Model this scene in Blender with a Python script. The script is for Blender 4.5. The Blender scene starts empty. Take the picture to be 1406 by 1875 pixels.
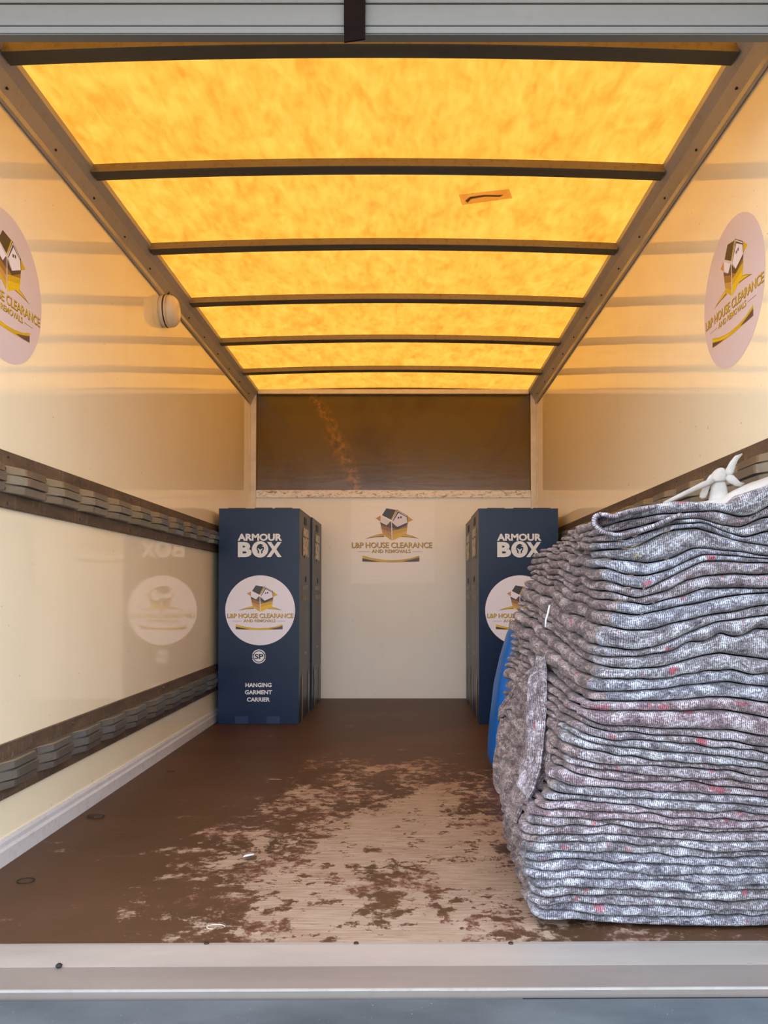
import bpy, bmesh, math, random
import numpy as np
from mathutils import Vector, Matrix, noise as mn
R = math.radians
random.seed(7)
sc = bpy.context.scene
COL = sc.collection

# ------------------------------------------------------------------ camera
F = 1450.0; PITCH = R(1.5); CAMZ = 0.757; VPX = 745.0; HORY = 1085.0
CY = HORY - F * math.tan(PITCH)
cam = bpy.data.cameras.new('camera'); camo = bpy.data.objects.new('camera', cam); COL.objects.link(camo)
cam.sensor_fit = 'VERTICAL'; cam.sensor_height = 24.0; cam.sensor_width = 18.0
cam.lens = F * 24.0 / 1875.0
cam.shift_x = -(VPX - 703.0) / 1875.0
cam.shift_y = (CY - 937.5) / 1875.0
cam.clip_start = 0.05; cam.clip_end = 200
camo.location = (0, 0, CAMZ); camo.rotation_euler = (R(90) + PITCH, 0, 0)
sc.camera = camo

# ------------------------------------------------------------------ light
w = bpy.data.worlds.new('world'); sc.world = w; w.use_nodes = True
nt = w.node_tree; bg = nt.nodes['Background']
tc = nt.nodes.new('ShaderNodeTexCoord'); sx = nt.nodes.new('ShaderNodeSeparateXYZ')
cr = nt.nodes.new('ShaderNodeValToRGB'); nt.links.new(tc.outputs['Generated'], sx.inputs[0])
nt.links.new(sx.outputs['Z'], cr.inputs[0]); nt.links.new(cr.outputs[0], bg.inputs[0])
cr.color_ramp.elements[0].color = (0.87, 0.94, 1.0, 1); cr.color_ramp.elements[1].color = (0.62, 0.75, 1.0, 1)
bg.inputs[1].default_value = 4.3
sd = bpy.data.lights.new('sun', 'SUN'); so = bpy.data.objects.new('sun', sd); COL.objects.link(so)
sd.energy = 2.4; sd.angle = R(2.0); sd.color = (1.0, 0.95, 0.86)
so.rotation_euler = Vector((0.12, 0.55, 1.0)).to_track_quat('Z', 'Y').to_euler()
so.location = (1, 6, 9)
vs = sc.view_settings
vs.view_transform = 'Standard'; vs.look = 'None'; vs.gamma = 1.0; vs.use_curve_mapping = False
vs.exposure = 0.0
sc.cycles.max_bounces = 10; sc.cycles.diffuse_bounces = 6; sc.cycles.glossy_bounces = 4
sc.cycles.transmission_bounces = 4; sc.cycles.sample_clamp_indirect = 6
sc.cycles.use_denoising = True

# ------------------------------------------------------------------ helpers
def ray(px, py):
    xc = (px - VPX) / F; yc = (CY - py) / F
    return Vector((xc, math.cos(PITCH) - yc * math.sin(PITCH), math.sin(PITCH) + yc * math.cos(PITCH)))
def on(px, py, axis, val):
    d = ray(px, py); o = Vector((0, 0, CAMZ)); k = 'xyz'.index(axis)
    return o + d * ((val - o[k]) / d[k])

def s2l(c):
    c = c / 255.0
    return c / 12.92 if c <= 0.04045 else ((c + 0.055) / 1.055) ** 2.4
def rgb(r, g, b): return (s2l(r), s2l(g), s2l(b), 1)

class NT:
    def __init__(s, name):
        s.m = bpy.data.materials.new(name); s.m.use_nodes = True; s.t = s.m.node_tree
        s.p = s.t.nodes['Principled BSDF']; s.out = s.t.nodes['Material Output']
    def n(s, typ, **kw):
        nd = s.t.nodes.new(typ)
        for k, v in kw.items():
            if k in nd.inputs.keys() if isinstance(k, str) else False: nd.inputs[k].default_value = v
            else: setattr(nd, k, v)
        return nd
    def l(s, a, b): s.t.links.new(a, b)
    def coords(s, scale=(1, 1, 1), kind='Object'):
        t = s.n('ShaderNodeTexCoord'); mp = s.n('ShaderNodeMapping'); mp.inputs['Scale'].default_value = scale
        s.l(t.outputs[kind], mp.inputs[0]); return mp.outputs[0]
    def noise(s, vec, scale, detail=4, rough=.55, dist=0):
        nd = s.n('ShaderNodeTexNoise'); nd.inputs['Scale'].default_value = scale; nd.inputs['Detail'].default_value = detail
        nd.inputs['Roughness'].default_value = rough; nd.inputs['Distortion'].default_value = dist
        s.l(vec, nd.inputs['Vector']); return nd.outputs['Fac']
    def ramp(s, fac, stops):
        r = s.n('ShaderNodeValToRGB'); e = r.color_ramp.elements
        while len(e) < len(stops): e.new(.5)
        for i, (p, c) in enumerate(stops):
            e[i].position = p; e[i].color = c if len(c) == 4 else (*c, 1)
        s.l(fac, r.inputs[0]); return r.outputs[0]
    def math(s, op, a, b=None, clamp=False):
        nd = s.n('ShaderNodeMath'); nd.operation = op; nd.use_clamp = clamp
        for i, v in enumerate((a, b)):
            if v is None: continue
            if isinstance(v, (int, float)): nd.inputs[i].default_value = v
            else: s.l(v, nd.inputs[i])
        return nd.outputs[0]
    def mix(s, fac, a, b, mode='MIX'):
        nd = s.n('ShaderNodeMix'); nd.data_type = 'RGBA'; nd.blend_type = mode
        for i, v in ((0, fac), (6, a), (7, b)):
            if isinstance(v, (int, float)): nd.inputs[i].default_value = v
            elif isinstance(v, tuple): nd.inputs[i].default_value = v
            else: s.l(v, nd.inputs[i])
        return nd.outputs[2]
    def bump(s, h, strength=.3, dist=.01):
        b = s.n('ShaderNodeBump'); b.inputs['Strength'].default_value = strength; b.inputs['Distance'].default_value = dist
        s.l(h, b.inputs['Height']); s.l(b.outputs[0], s.p.inputs['Normal']); return b
    def set(s, color=None, rough=None, metal=None, spec=None):
        if color is not None:
            if isinstance(color, tuple): s.p.inputs['Base Color'].default_value = color
            else: s.l(color, s.p.inputs['Base Color'])
        if rough is not None:
            if isinstance(rough, (int, float)): s.p.inputs['Roughness'].default_value = rough
            else: s.l(rough, s.p.inputs['Roughness'])
        if metal is not None: s.p.inputs['Metallic'].default_value = metal
        if spec is not None: s.p.inputs['Specular IOR Level'].default_value = spec
        return s.m

def plain(name, c, rough=.5, metal=0, spec=.5, grain=0.12, gs=30):
    m = NT(name); v = m.coords(); f = m.noise(v, gs, 5)
    lo = tuple(x * (1 - grain) for x in c[:3]) + (1,); hi = tuple(min(1, x * (1 + grain)) for x in c[:3]) + (1,)
    return m.set(m.ramp(f, [(.3, lo), (.7, hi)]), rough, metal, spec)

def smooth(me, on_=True):
    me.polygons.foreach_set('use_smooth', [on_] * len(me.polygons))
def link(name, me, mats=None, parent=None, loc=None, kind=None):
    o = bpy.data.objects.new(name, me); COL.objects.link(o)
    if mats is not None and len(me.materials) == 0:
        for m in (mats if isinstance(mats, (list, tuple)) else [mats]): me.materials.append(m)
    if parent: o.parent = parent
    if loc is not None: o.location = loc
    if kind: o['kind'] = kind
    return o
def tag(o, label, cat, group=None):
    o['label'] = label; o['category'] = cat
    if group: o['group'] = group
    return o
def empty(name, loc, label, cat, group=None):
    o = bpy.data.objects.new(name, None); COL.objects.link(o); o.location = loc; o.empty_display_size = .1
    return tag(o, label, cat, group)
def from_bm(bm, name='mesh', sm=False):
    bmesh.ops.recalc_face_normals(bm, faces=bm.faces)
    me = bpy.data.meshes.new(name); bm.to_mesh(me); bm.free(); smooth(me, sm); return me
def add_box(bm, a, b, bev=0.0):
    r = bmesh.ops.create_cube(bm, size=1)
    vv = r['verts']
    for v in vv:
        v.co = Vector([(a[i] + b[i]) / 2 + v.co[i] * (b[i] - a[i]) for i in range(3)])
    if bev > 0:
        es = {e for v in vv for e in v.link_edges}
        bmesh.ops.bevel(bm, geom=list(es), offset=bev, segments=2, affect='EDGES')
def box(name, a, b, mat, parent=None, bev=0.0, kind=None):
    bm = bmesh.new(); add_box(bm, a, b, bev); return link(name, from_bm(bm, name), mat, parent, kind=kind)
def extrude_profile(pts, y0, y1, closed=True, axis='y'):
    """prism of an outline: pts (a,b) -> axis y: (x,z)"""
    bm = bmesh.new(); A = []; B = []
    for (a, b) in pts:
        if axis == 'y': A.append(bm.verts.new((a, y0, b))); B.append(bm.verts.new((a, y1, b)))
        else: A.append(bm.verts.new((y0, a, b))); B.append(bm.verts.new((y1, a, b)))
    n = len(pts)
    for i in range(n if closed else n - 1):
        j = (i + 1) % n; bm.faces.new((A[i], A[j], B[j], B[i]))
    if closed: bm.faces.new(A); bm.faces.new(B[::-1])
    return bm
def grid_mesh(P, name, close_u=False):
    """P[i][j] grid of points -> mesh with uv"""
    P = np.asarray(P, dtype=float); n, m = P.shape[:2]
    vs_ = P.reshape(-1, 3).tolist(); fs = []
    for i in range(n if close_u else n - 1):
        i2 = (i + 1) % n
        for j in range(m - 1): fs.append((i * m + j, i2 * m + j, i2 * m + j + 1, i * m + j + 1))
    me = bpy.data.meshes.new(name); me.from_pydata(vs_, [], fs); return me
def tube(pts, rad, seg=10, name='tube', flat=1.0, caps=True):
    pts = [Vector(p) for p in pts]; n = len(pts)
    rads = rad if isinstance(rad, (list, tuple)) else [rad] * n
    bm = bmesh.new(); rings = []
    ref = Vector((0, 0, 1))
    for i, p in enumerate(pts):
        t = (pts[min(i + 1, n - 1)] - pts[max(i - 1, 0)]).normalized()
        a = ref if abs(t.dot(ref)) < .95 else Vector((0, 1, 0))
        sx_ = t.cross(a).normalized(); up = sx_.cross(t).normalized()
        rings.append([bm.verts.new(p + (sx_ * math.cos(k * 2 * math.pi / seg) * flat + up * math.sin(k * 2 * math.pi / seg)) * rads[i]) for k in range(seg)])
    for i in range(n - 1):
        for k in range(seg):
            bm.faces.new((rings[i][k], rings[i][(k + 1) % seg], rings[i + 1][(k + 1) % seg], rings[i + 1][k]))
    if caps: bm.faces.new(rings[0][::-1]); bm.faces.new(rings[-1])
    return from_bm(bm, name, True)
def lathe(prof, seg=40, name='lathe'):
    bm = bmesh.new(); rings = []
    for (r, z) in prof:
        rings.append([bm.verts.new((r * math.cos(k * 2 * math.pi / seg), r * math.sin(k * 2 * math.pi / seg), z)) for k in range(seg)])
    for i in range(len(prof) - 1):
        for k in range(seg): bm.faces.new((rings[i][k], rings[i][(k + 1) % seg], rings[i + 1][(k + 1) % seg], rings[i + 1][k]))
    bm.faces.new(rings[0][::-1]); bm.faces.new(rings[-1])
    return from_bm(bm, name, True)

# ------------------------------------------------------------------ dimensions
XL, XR = -1.13, 0.935          # inner wall faces
YB, YF = 5.69, 1.70            # bulkhead, rear edge of floor
ZR = 2.125                     # where side walls meet the cant rails
ZC = 2.215                     # roof at its sides

# ------------------------------------------------------------------ materials
def wall_mat(name, c, stain=.25, rough=.05, spec=1.0):
    m = NT(name); v = m.coords()
    f = m.noise(v, 1.6, 5); g = m.noise(m.coords((1, 1, .12)), 9, 6)
    base = m.ramp(f, [(.3, tuple(x * .95 for x in c[:3]) + (1,)), (.7, c)])
    streak = m.ramp(g, [(.55, (0, 0, 0, 1)), (.8, (1, 1, 1, 1))])
    dirt = m.mix(m.math('MULTIPLY', streak, stain), base, (c[0] * .72, c[1] * .66, c[2] * .5, 1))
    sp = m.noise(v, 55, 2); spk = m.ramp(sp, [(.735, (0, 0, 0, 1)), (.76, (1, 1, 1, 1))])
    col = m.mix(m.math('MULTIPLY', spk, .45), dirt, (.2, .14, .08, 1))
    b = m.noise(m.coords((1, .6, .8)), 2.2, 3)
    m.bump(b, .03, .05)
    return m.set(col, rough, 0, spec)
M_wall = wall_mat('gloss_cream_panel', rgb(248, 236, 206), .12)
M_bulk = wall_mat('bulkhead_panel', rgb(250, 248, 240), .1, .42, .4)

def roof_mat():
    m = NT('translucent_roof'); v = m.coords((2.0, 1.0, 1)); t = m.t
    a = m.noise(v, 7, 7, .62, .4); b = m.noise(m.coords((3.0, .8, 1)), 16, 4)
    f = m.math('ADD', m.math('MULTIPLY', a, .7), m.math('MULTIPLY', b, .3))
    c = m.ramp(f, [(.30, (.37, .125, .008, 1)), (.5, (.50, .200, .020, 1)), (.68, (.57, .252, .034, 1))])
    # weather patch: a mended tear
    tr = m.n('ShaderNodeBsdfTranslucent'); m.l(c, tr.inputs[0])
    df = m.n('ShaderNodeBsdfDiffuse'); df.inputs[0].default_value = (.62, .34, .07, 1)
    gl = m.n('ShaderNodeBsdfGlossy'); gl.inputs['Roughness'].default_value = .25; gl.inputs[0].default_value = (1, 1, 1, 1)
    mx = m.n('ShaderNodeMixShader'); mx.inputs[0].default_value = .30
    m.l(tr.outputs[0], mx.inputs[1]); m.l(df.outputs[0], mx.inputs[2])
    m2 = m.n('ShaderNodeMixShader'); m2.inputs[0].default_value = .04
    m.l(mx.outputs[0], m2.inputs[1]); m.l(gl.outputs[0], m2.inputs[2]); m.l(m2.outputs[0], m.out.inputs[0])
    return m.m
M_roof = roof_mat()

def metal_mat(name, c, rough=.42, metal=.55, grime=.35, dirtc=(.12, .09, .05, 1), stretch=(1, .15, 1)):
    m = NT(name); v = m.coords(stretch)
    f = m.noise(v, 12, 6); g = m.noise(m.coords(), 40, 5, .65)
    base = m.ramp(f, [(.3, tuple(x * .82 for x in c[:3]) + (1,)), (.7, c)])
    d = m.ramp(g, [(.52, (0, 0, 0, 1)), (.72, (1, 1, 1, 1))])
    col = m.mix(m.math('MULTIPLY', d, grime), base, dirtc)
    m.bump(g, .12, .002)
    return m.set(col, rough, metal)
M_alu = metal_mat('weathered_aluminium', rgb(190, 184, 176), .38, .35, .18)
M_galv = metal_mat('galvanised_steel', rgb(166, 166, 158), .33, .82, .3, (.10, .09, .07, 1), (1, 1, 1))
M_bow = metal_mat('roof_bow_steel', rgb(150, 132, 96), .5, .25, .5, (.10, .06, .02, 1), (.15, 1, 1))
M_bowd = metal_mat('roof_bow_shaded_underside', rgb(74, 72, 62), .5, .1, .3, (.03, .025, .02, 1), (.15, 1, 1))  # shade beneath and behind the roof bows, painted as a darker tone
M_head = metal_mat('shutter_grey', rgb(112, 112, 107), .45, .15, .2, (.12, .1, .08, 1), (.1, 1, 1))
M_sill = metal_mat('sill_aluminium', rgb(176, 168, 160), .42, .3, .12, (.3, .25, .2, 1), (.2, 1, 1))
M_sill2 = metal_mat('sill_step', rgb(146, 136, 128), .45, .3, .2, (.2, .17, .13, 1), (.2, 1, 1))
M_post = metal_mat('cream_post', rgb(240, 230, 212), .35, 0, .15, (.35, .22, .1, 1))
M_base = metal_mat('baseboard_white', rgb(222, 222, 224), .35, .1, .3, (.3, .24, .18, 1))
M_dark = plain('dark_gap', rgb(30, 27, 25), .8)
M_strap = plain('door_strap', rgb(18, 8, 6), .85, spec=.1)
M_rubber = plain('black_rubber', rgb(22, 20, 18), .6)
M_screw = plain('screw_steel', rgb(120, 112, 100), .35, .8)
M_bscrew = plain('dark_screw', rgb(60, 52, 44), .4, .6)

def ply_backing():
    m = NT('brown_ply_strip'); f = m.noise(m.coords((1, .6, 3)), 9, 7, .6)
    g = m.noise(m.coords((1, 3, .6)), 38, 6, .7)
    base = m.ramp(f, [(.3, rgb(66, 53, 44)), (.7, rgb(102, 84, 68))])
    d = m.ramp(g, [(.56, (0, 0, 0, 1)), (.66, (1, 1, 1, 1))])
    m.bump(g, .25, .004)
    return m.set(m.mix(m.math('MULTIPLY', d, .55), base, rgb(150, 130, 104)), .5)
M_ply = ply_backing()

def bulkply():
    m = NT('dark_bulkhead_ply'); f = m.noise(m.coords((1, 1, .5)), 2.2, 7, .6, .7)
    g = m.noise(m.coords((.6, 1, 3)), 30, 6, .7)
    base = m.ramp(f, [(.25, rgb(80, 52, 14)), (.55, rgb(106, 80, 24)), (.75, rgb(94, 78, 28))])
    d = m.ramp(g, [(.60, (0, 0, 0, 1)), (.70, (1, 1, 1, 1))])
    col = m.mix(m.math('MULTIPLY', d, .5), base, rgb(66, 34, 12))
    # long diagonal orange streak, broken up by noise
    t = m.n('ShaderNodeTexCoord'); sp = m.n('ShaderNodeSeparateXYZ'); m.l(t.outputs['Object'], sp.inputs[0])
    lin = m.math('ADD', sp.outputs[0], m.math('MULTIPLY', sp.outputs[2], .42))
    wob = m.math('MULTIPLY', m.noise(m.coords(), 6, 5), .16)
    dd = m.math('ABSOLUTE', m.math('SUBTRACT', m.math('ADD', lin, wob), .35))
    k = m.ramp(dd, [(.0, (1, 1, 1, 1)), (.075, (0, 0, 0, 1))])
    sc_ = m.math('MULTIPLY', k, m.ramp(m.noise(m.coords(), 20, 5, .7), [(.45, (0, 0, 0, 1)), (.62, (1, 1, 1, 1))]))
    col = m.mix(m.math('MULTIPLY', sc_, .7), col, rgb(186, 128, 48))
    m.bump(m.noise(m.coords((.5, 1, 2)), 14, 5), .12, .006)
    return m.set(col, .22, 0, .6)
M_bply = bulkply()

def peel_mat():
    m = NT('peeling_white_batten'); f = m.noise(m.coords((.35, 1, 1)), 60, 7, .65, 1.2)
    c = m.ramp(f, [(.36, rgb(150, 136, 118)), (.45, rgb(226, 218, 204)), (.52, rgb(246, 243, 236))])
    m.bump(f, .3, .003)
    return m.set(c, .5)
M_peel = peel_mat()

def floor_mat():
    m = NT('worn_phenolic_ply')
    t = m.n('ShaderNodeTexCoord'); geo = m.n('ShaderNodeNewGeometry')
    sp = m.n('ShaderNodeSeparateXYZ'); m.l(geo.outputs['Position'], sp.inputs[0])
    X, Y = sp.outputs[0], sp.outputs[1]
    def mp(scale):
        q = m.n('ShaderNodeMapping'); q.inputs['Scale'].default_value = scale; m.l(geo.outputs['Position'], q.inputs[0]); return q.outputs[0]
    # worn mask: gaussian-like bump on X around -.12, strongest Y 1.7..3.2
    dx = m.math('DIVIDE', m.math('ADD', X, .02), .46); dx2 = m.math('MULTIPLY', dx, dx)
    dyr = m.math('MAXIMUM', m.math('SUBTRACT', Y, 2.55), 0.0); dy2 = m.math('MULTIPLY', m.math('MULTIPLY', dyr, dyr), 1.15)
    mask = m.math('SUBTRACT', .19, m.math('MULTIPLY', m.math('ADD', dx2, dy2), .17))
    mask = m.math('MAXIMUM', mask, -.24)
    # a firmer edge on the second sheet
    step = m.math('MULTIPLY', m.math('GREATER_THAN', Y, 2.71), -.05)
    n1 = m.noise(mp((1.15, .8, 1)), 3.4, 10, .76, .25)
    n2 = m.noise(mp((1.0, 1.2, 1)), 19, 8, .75, .2)
    s_ = m.math('ADD', m.math('ADD', m.math('MULTIPLY', m.math('SUBTRACT', n1, .5), 1.75), m.math('ADD', m.math('MULTIPLY', m.math('SUBTRACT', n2, .5), 1.15), .5)), m.math('ADD', mask, step))
    worn = m.ramp(s_, [(.585, (0, 0, 0, 1)), (.605, (1, 1, 1, 1))])
    half = m.ramp(s_, [(.40, (0, 0, 0, 1)), (.57, (1, 1, 1, 1))])
    # paint
    pn = m.noise(mp((1, 1, 1)), 1.9, 6); pfine = m.noise(mp((2, 5, 1)), 30, 5, .7)
    paint = m.ramp(pn, [(.3, rgb(70, 49, 34)), (.55, rgb(81, 57, 40)), (.75, rgb(89, 63, 47))])
    paint = m.mix(m.math('MULTIPLY', m.ramp(pfine, [(.5, (0, 0, 0, 1)), (.75, (1, 1, 1, 1))]), .35), paint, rgb(70, 52, 42))
    rednoise = m.ramp(m.noise(mp((1, 1, 1)), 4.5, 4), [(.45, (0, 0, 0, 1)), (.62, (1, 1, 1, 1))])
    paint = m.mix(m.math('MULTIPLY', m.math('MULTIPLY', half, rednoise), .8), paint, rgb(118, 76, 66))
    # bare wood: grain runs across
    gr = m.noise(mp((1.2, 16, 1)), 9, 6, .65, .2)
    wood = m.ramp(gr, [(.3, rgb(134, 112, 94)), (.55, rgb(160, 138, 118)), (.75, rgb(178, 157, 138))])
    blot = m.ramp(m.noise(mp((.8, 1.5, 1)), 7, 6, .6), [(.5, (0, 0, 0, 1)), (.7, (1, 1, 1, 1))])
    wood = m.mix(m.math('MULTIPLY', blot, .45), wood, rgb(128, 92, 70))
    mid = m.ramp(s_, [(.50, (0, 0, 0, 1)), (.55, (1, 1, 1, 1))])
    midc = m.mix(.45, paint, wood)
    col = m.mix(worn, m.mix(m.math('MULTIPLY', mid, m.ramp(n2, [(.42, (0, 0, 0, 1)), (.55, (1, 1, 1, 1))])), paint, midc), wood)
    # lone dark flecks left inside
    fl = m.ramp(m.noise(mp((.7, 1.3, 1)), 17, 5, .65), [(.66, (0, 0, 0, 1)), (.68, (1, 1, 1, 1))])
    col = m.mix(m.math('MULTIPLY', m.math('MULTIPLY', fl, half), .75), col, rgb(72, 48, 36))
    wsp = m.ramp(m.noise(mp((1, 1, 1)), 90, 1), [(.80, (0, 0, 0, 1)), (.81, (1, 1, 1, 1))])
    col = m.mix(m.math('MULTIPLY', wsp, .7), col, rgb(196, 182, 164))
    # scratches
    q = m.n('ShaderNodeMapping'); q.inputs['Rotation'].default_value = (0, 0, R(38)); q.inputs['Scale'].default_value = (1, 28, 1); m.l(geo.outputs['Position'], q.inputs[0])
    scr = m.ramp(m.noise(q.outputs[0], 3.2, 3), [(.70, (0, 0, 0, 1)), (.73, (1, 1, 1, 1))])
    col = m.mix(m.math('MULTIPLY', scr, .35), col, rgb(150, 126, 104))
    bp = m.math('SUBTRACT', m.math('MULTIPLY', pfine, .25), worn); m.bump(bp, .35, .0015)
    rr = m.ramp(worn, [(0, (.46, .46, .46, 1)), (1, (.62, .62, .62, 1))])
    return m.set(col, rr, 0, .16)
M_floor = floor_mat()

def platform_mat():
    m = NT('tail_lift_deck'); f = m.noise(m.coords((.5, 1, 1)), 8, 6); g = m.noise(m.coords(), 160, 3)
    c = m.ramp(f, [(.3, rgb(64, 72, 77)), (.7, rgb(90, 98, 102))])
    d = m.ramp(g, [(.70, (0, 0, 0, 1)), (.74, (1, 1, 1, 1))])
    m.bump(g, .2, .002)
    return m.set(m.mix(m.math('MULTIPLY', d, .4), c, rgb(190, 194, 196)), .6, .1)
M_deck = platform_mat()
def asphalt():
    m = NT('asphalt'); f = m.noise(m.coords(), 1.2, 6); g = m.noise(m.coords(), 90, 4)
    c = m.ramp(f, [(.3, rgb(66, 65, 63)), (.7, rgb(88, 86, 84))]); m.bump(g, .4, .006)
    return m.set(c, .9)
M_ground = asphalt()

# ------------------------------------------------------------------ setting
ground = box('ground', (-14, -14, -1.05), (14, 16, -.95), M_ground, kind='structure')
bpy_floor = box('floor', (XL - .02, YF, -.06), (XR + .02, YB + .02, -.018), M_dark, kind='structure')
for (a, b) in ((YF, 2.709), (2.7105, 3.929), (3.9305, YB)):
    box('floor_panel', (XL, a, -.018), (XR, b, 0), M_floor, bpy_floor, bev=.0006)
box('wall_left', (XL - .022, 1.55, -.06), (XL, YB + .02, ZR + .10), M_wall, kind='structure')
box('wall_right', (XR, 1.55, -.06), (XR + .022, YB + .02, ZR + .10), M_wall, kind='structure')
ZT = on(700, 905, 'y', YB).z      # batten height
wb = box('wall_back', (XL, YB, -.06), (XR, YB + .02, ZT), M_bulk, kind='structure')
box('upper_ply_panel', (XL, YB + .012, ZT), (XR, YB + .03, ZC + .05), M_bply, wb)
box('batten', (XL + .045, YB - .012, ZT - .026), (XR - .045, YB + .0, ZT + .028), M_peel, wb, bev=.002)
# angle posts beside the plywood
for s, xx in ((1, XL), (-1, XR)):
    x0 = xx; x1 = xx + s * .043
    box('corner_post', (min(x0, x1), YB - .014, ZT - .03 if False else 0.0), (max(x0, x1), YB, ZC + .02), M_post, wb, bev=.002)
    xs0 = xx; xs1 = xx + s * .004
    box('post_flange', (min(xs0, xs1), YB - .05, 0), (max(xs0, xs1), YB - .0145, ZR), M_post, wb)

# roof sheet, cambered
XM = (XL + XR) / 2; HALF = (XR - XL) / 2
def camber(x, rise=.024): return ZC + rise * (1 - ((x - XM) / HALF) ** 2)
P = [[(XL + (XR - XL) * i / 24, 1.42 + (YB + .03 - 1.42) * j / 30, camber(XL + (XR - XL) * i / 24) + .002) for j in range(31)] for i in range(25)]
me = grid_mesh(P, 'ceiling'); smooth(me); link('ceiling', me, M_roof, kind='structure')

def roof_patch(name, pxs, mat, label, cat):
    bm = bmesh.new(); V = []
    for x, y in pxs:
        p = on(x, y, 'z', ZC + .02); p.z = camber(p.x) + .0008; V.append(bm.verts.new(p))
    bm.faces.new(V); r = bmesh.ops.extrude_face_region(bm, geom=bm.faces[:])
    for v in [g for g in r['geom'] if isinstance(g, bmesh.types.BMVert)]: v.co.z -= .0012
    tag(link(name, from_bm(bm), mat), label, cat)
def tape_mat(nm, c, tc_):
    m = NT(nm); a = m.n('ShaderNodeBsdfTranslucent'); a.inputs[0].default_value = tc_; b = m.n('ShaderNodeBsdfDiffuse'); b.inputs[0].default_value = c
    x = m.n('ShaderNodeMixShader'); x.inputs[0].default_value = .25; m.l(a.outputs[0], x.inputs[1]); m.l(b.outputs[0], x.inputs[2]); m.l(x.outputs[0], m.out.inputs[0]); return m.m
M_tape = tape_mat('repair_tape', rgb(224, 176, 106), (1, .90, .82, 1)); M_mark = plain('brown_mark', rgb(110, 60, 24), .8)
roof_patch('repair_patch', [(840, 358), (932, 346), (938, 362), (846, 376)], M_tape, 'orange-brown tape patch over a tear in the second roof bay', 'patch')
roof_patch('tear', [(852, 368), (856, 372), (862, 365), (888, 360), (915, 360), (922, 356), (912, 357), (886, 357), (860, 361)], M_mark, 'thin brown tear line across the roof patch', 'tear')

# cant rails between wall and roof
RI = .058
for s, xx, nm in ((1, XL, 'trim_1'), (-1, XR, 'trim_2')):
    pts = [(0, ZR - .004), (.006, ZR - .012), (.012, ZR - .004), (.014, ZR + .012), (RI * .62, ZR + .052), (RI, ZC - .012), (RI + .004, ZC + .004), (RI, ZC + .006), (0, ZC + .006)]
    pts = [(xx + s * a, b) for a, b in pts]
    bm = extrude_profile(pts, 1.50, YB - .002); o = link(nm, from_bm(bm, nm), M_alu, kind='structure')
    # fixings along the rail
    bm = bmesh.new()
    for k in range(14):
        y = 1.85 + k * .305
        c = Vector((xx + s * .024, y, ZR + .026)); n_ = Vector((s * .75, 0, -.66)).normalized()
        mt = Matrix.Translation(c) @ n_.to_track_quat('Z', 'Y').to_matrix().to_4x4()
        bmesh.ops.create_cone(bm, cap_ends=True, segments=8, radius1=.0042, radius2=.003, depth=.006, matrix=mt)
    link('screws', from_bm(bm), M_bscrew, o, kind='stuff')

# roof bows: cambered box sections under the roof sheet
bows_y = [on(5, 78, 'z', ZC).y, on(163, 302, 'z', ZC).y, on(274, 446, 'z', ZC).y, on(348, 546, 'z', ZC).y, on(402, 620, 'z', ZC).y, on(446, 676, 'z', ZC).y]
print('bows', [round(b, 3) for b in bows_y])
def bow_mesh(depth=.055, drop=.03, th=.003):
    xs = np.linspace(XL + RI - .004, XR - RI + .004, 41); prof = []
    P = []
    for x in xs:
        zt = camber(x)
        # hat section: face, underside, face
        P.append([(x, 0, zt), (x, 0, zt - drop + .003), (x, .003, zt - drop), (x, depth - .003, zt - drop), (x, depth, zt - drop + .003), (x, depth, zt), (x, 0, zt)])
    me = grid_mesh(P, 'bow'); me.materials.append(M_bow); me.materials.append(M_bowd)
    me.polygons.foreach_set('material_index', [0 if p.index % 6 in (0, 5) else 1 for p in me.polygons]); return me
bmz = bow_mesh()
ordn = ['nearest the shutter', 'second from the shutter', 'third from the shutter', 'fourth from the shutter', 'fifth from the shutter', 'sixth from the shutter, farthest but one']
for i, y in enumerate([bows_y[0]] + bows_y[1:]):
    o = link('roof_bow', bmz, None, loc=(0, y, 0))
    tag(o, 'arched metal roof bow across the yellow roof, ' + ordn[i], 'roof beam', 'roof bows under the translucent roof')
o = box('roof_bow', (XL + RI, YB - .03, ZC - .028), (XR - RI, YB - .002, ZC + .004), M_post, bev=.002)
tag(o, 'pale end rail of the roof directly above the dark plywood panel', 'roof beam', 'roof bows under the translucent roof')

# base trims
for s, xx, nm in ((1, XL, 'baseboard_left'), (-1, XR, 'baseboard_right')):
    pts = [(0, 0), (.016, 0), (.016, .042), (.011, .05), (.010, .062), (.006, .07), (0, .07)]
    bm = extrude_profile([(xx + s * a, b) for a, b in pts], YF, YB - .015)
    link(nm, from_bm(bm), M_base, kind='structure')

# rear sill (slightly skewed to the floor edge), tail lift deck
def skew(x): return .009 * x
def strip(name, prof, mat, x0=-1.6, x1=1.5, parent=None, kind=None, n=24, wob=0):
    P = []
    for i in range(n + 1):
        x = x0 + (x1 - x0) * i / n
        P.append([(x, y + skew(x), z + wob * mn.noise(Vector((x * 3, y, 0)))) for (y, z) in prof])
    me = grid_mesh(P, name); return link(name, me, mat, parent, kind=kind)
ya = on(745, 1731, 'z', 0).y; yb = on(745, 1768, 'z', -.004).y; yc = on(745, 1813, 'z', -.006).y
print('sill', ya, yb, yc)
s1 = strip('trim_3', [(ya + .012, -.02), (ya + .012, .0016), (ya, .0022), (yb, -.004), (yb, -.03)], M_sill, kind='structure')
strip('step_plate', [(yb, -.03), (yb, -.0045), (yc + .004, -.006), (yc, -.008), (yc, -.05)], M_sill2, parent=s1)
strip('edge_lip', [(yc + .006, -.0052), (yc + .004, -.0035), (yc, -.0035), (yc - .0004, -.0075)], M_alu, parent=s1)
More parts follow.
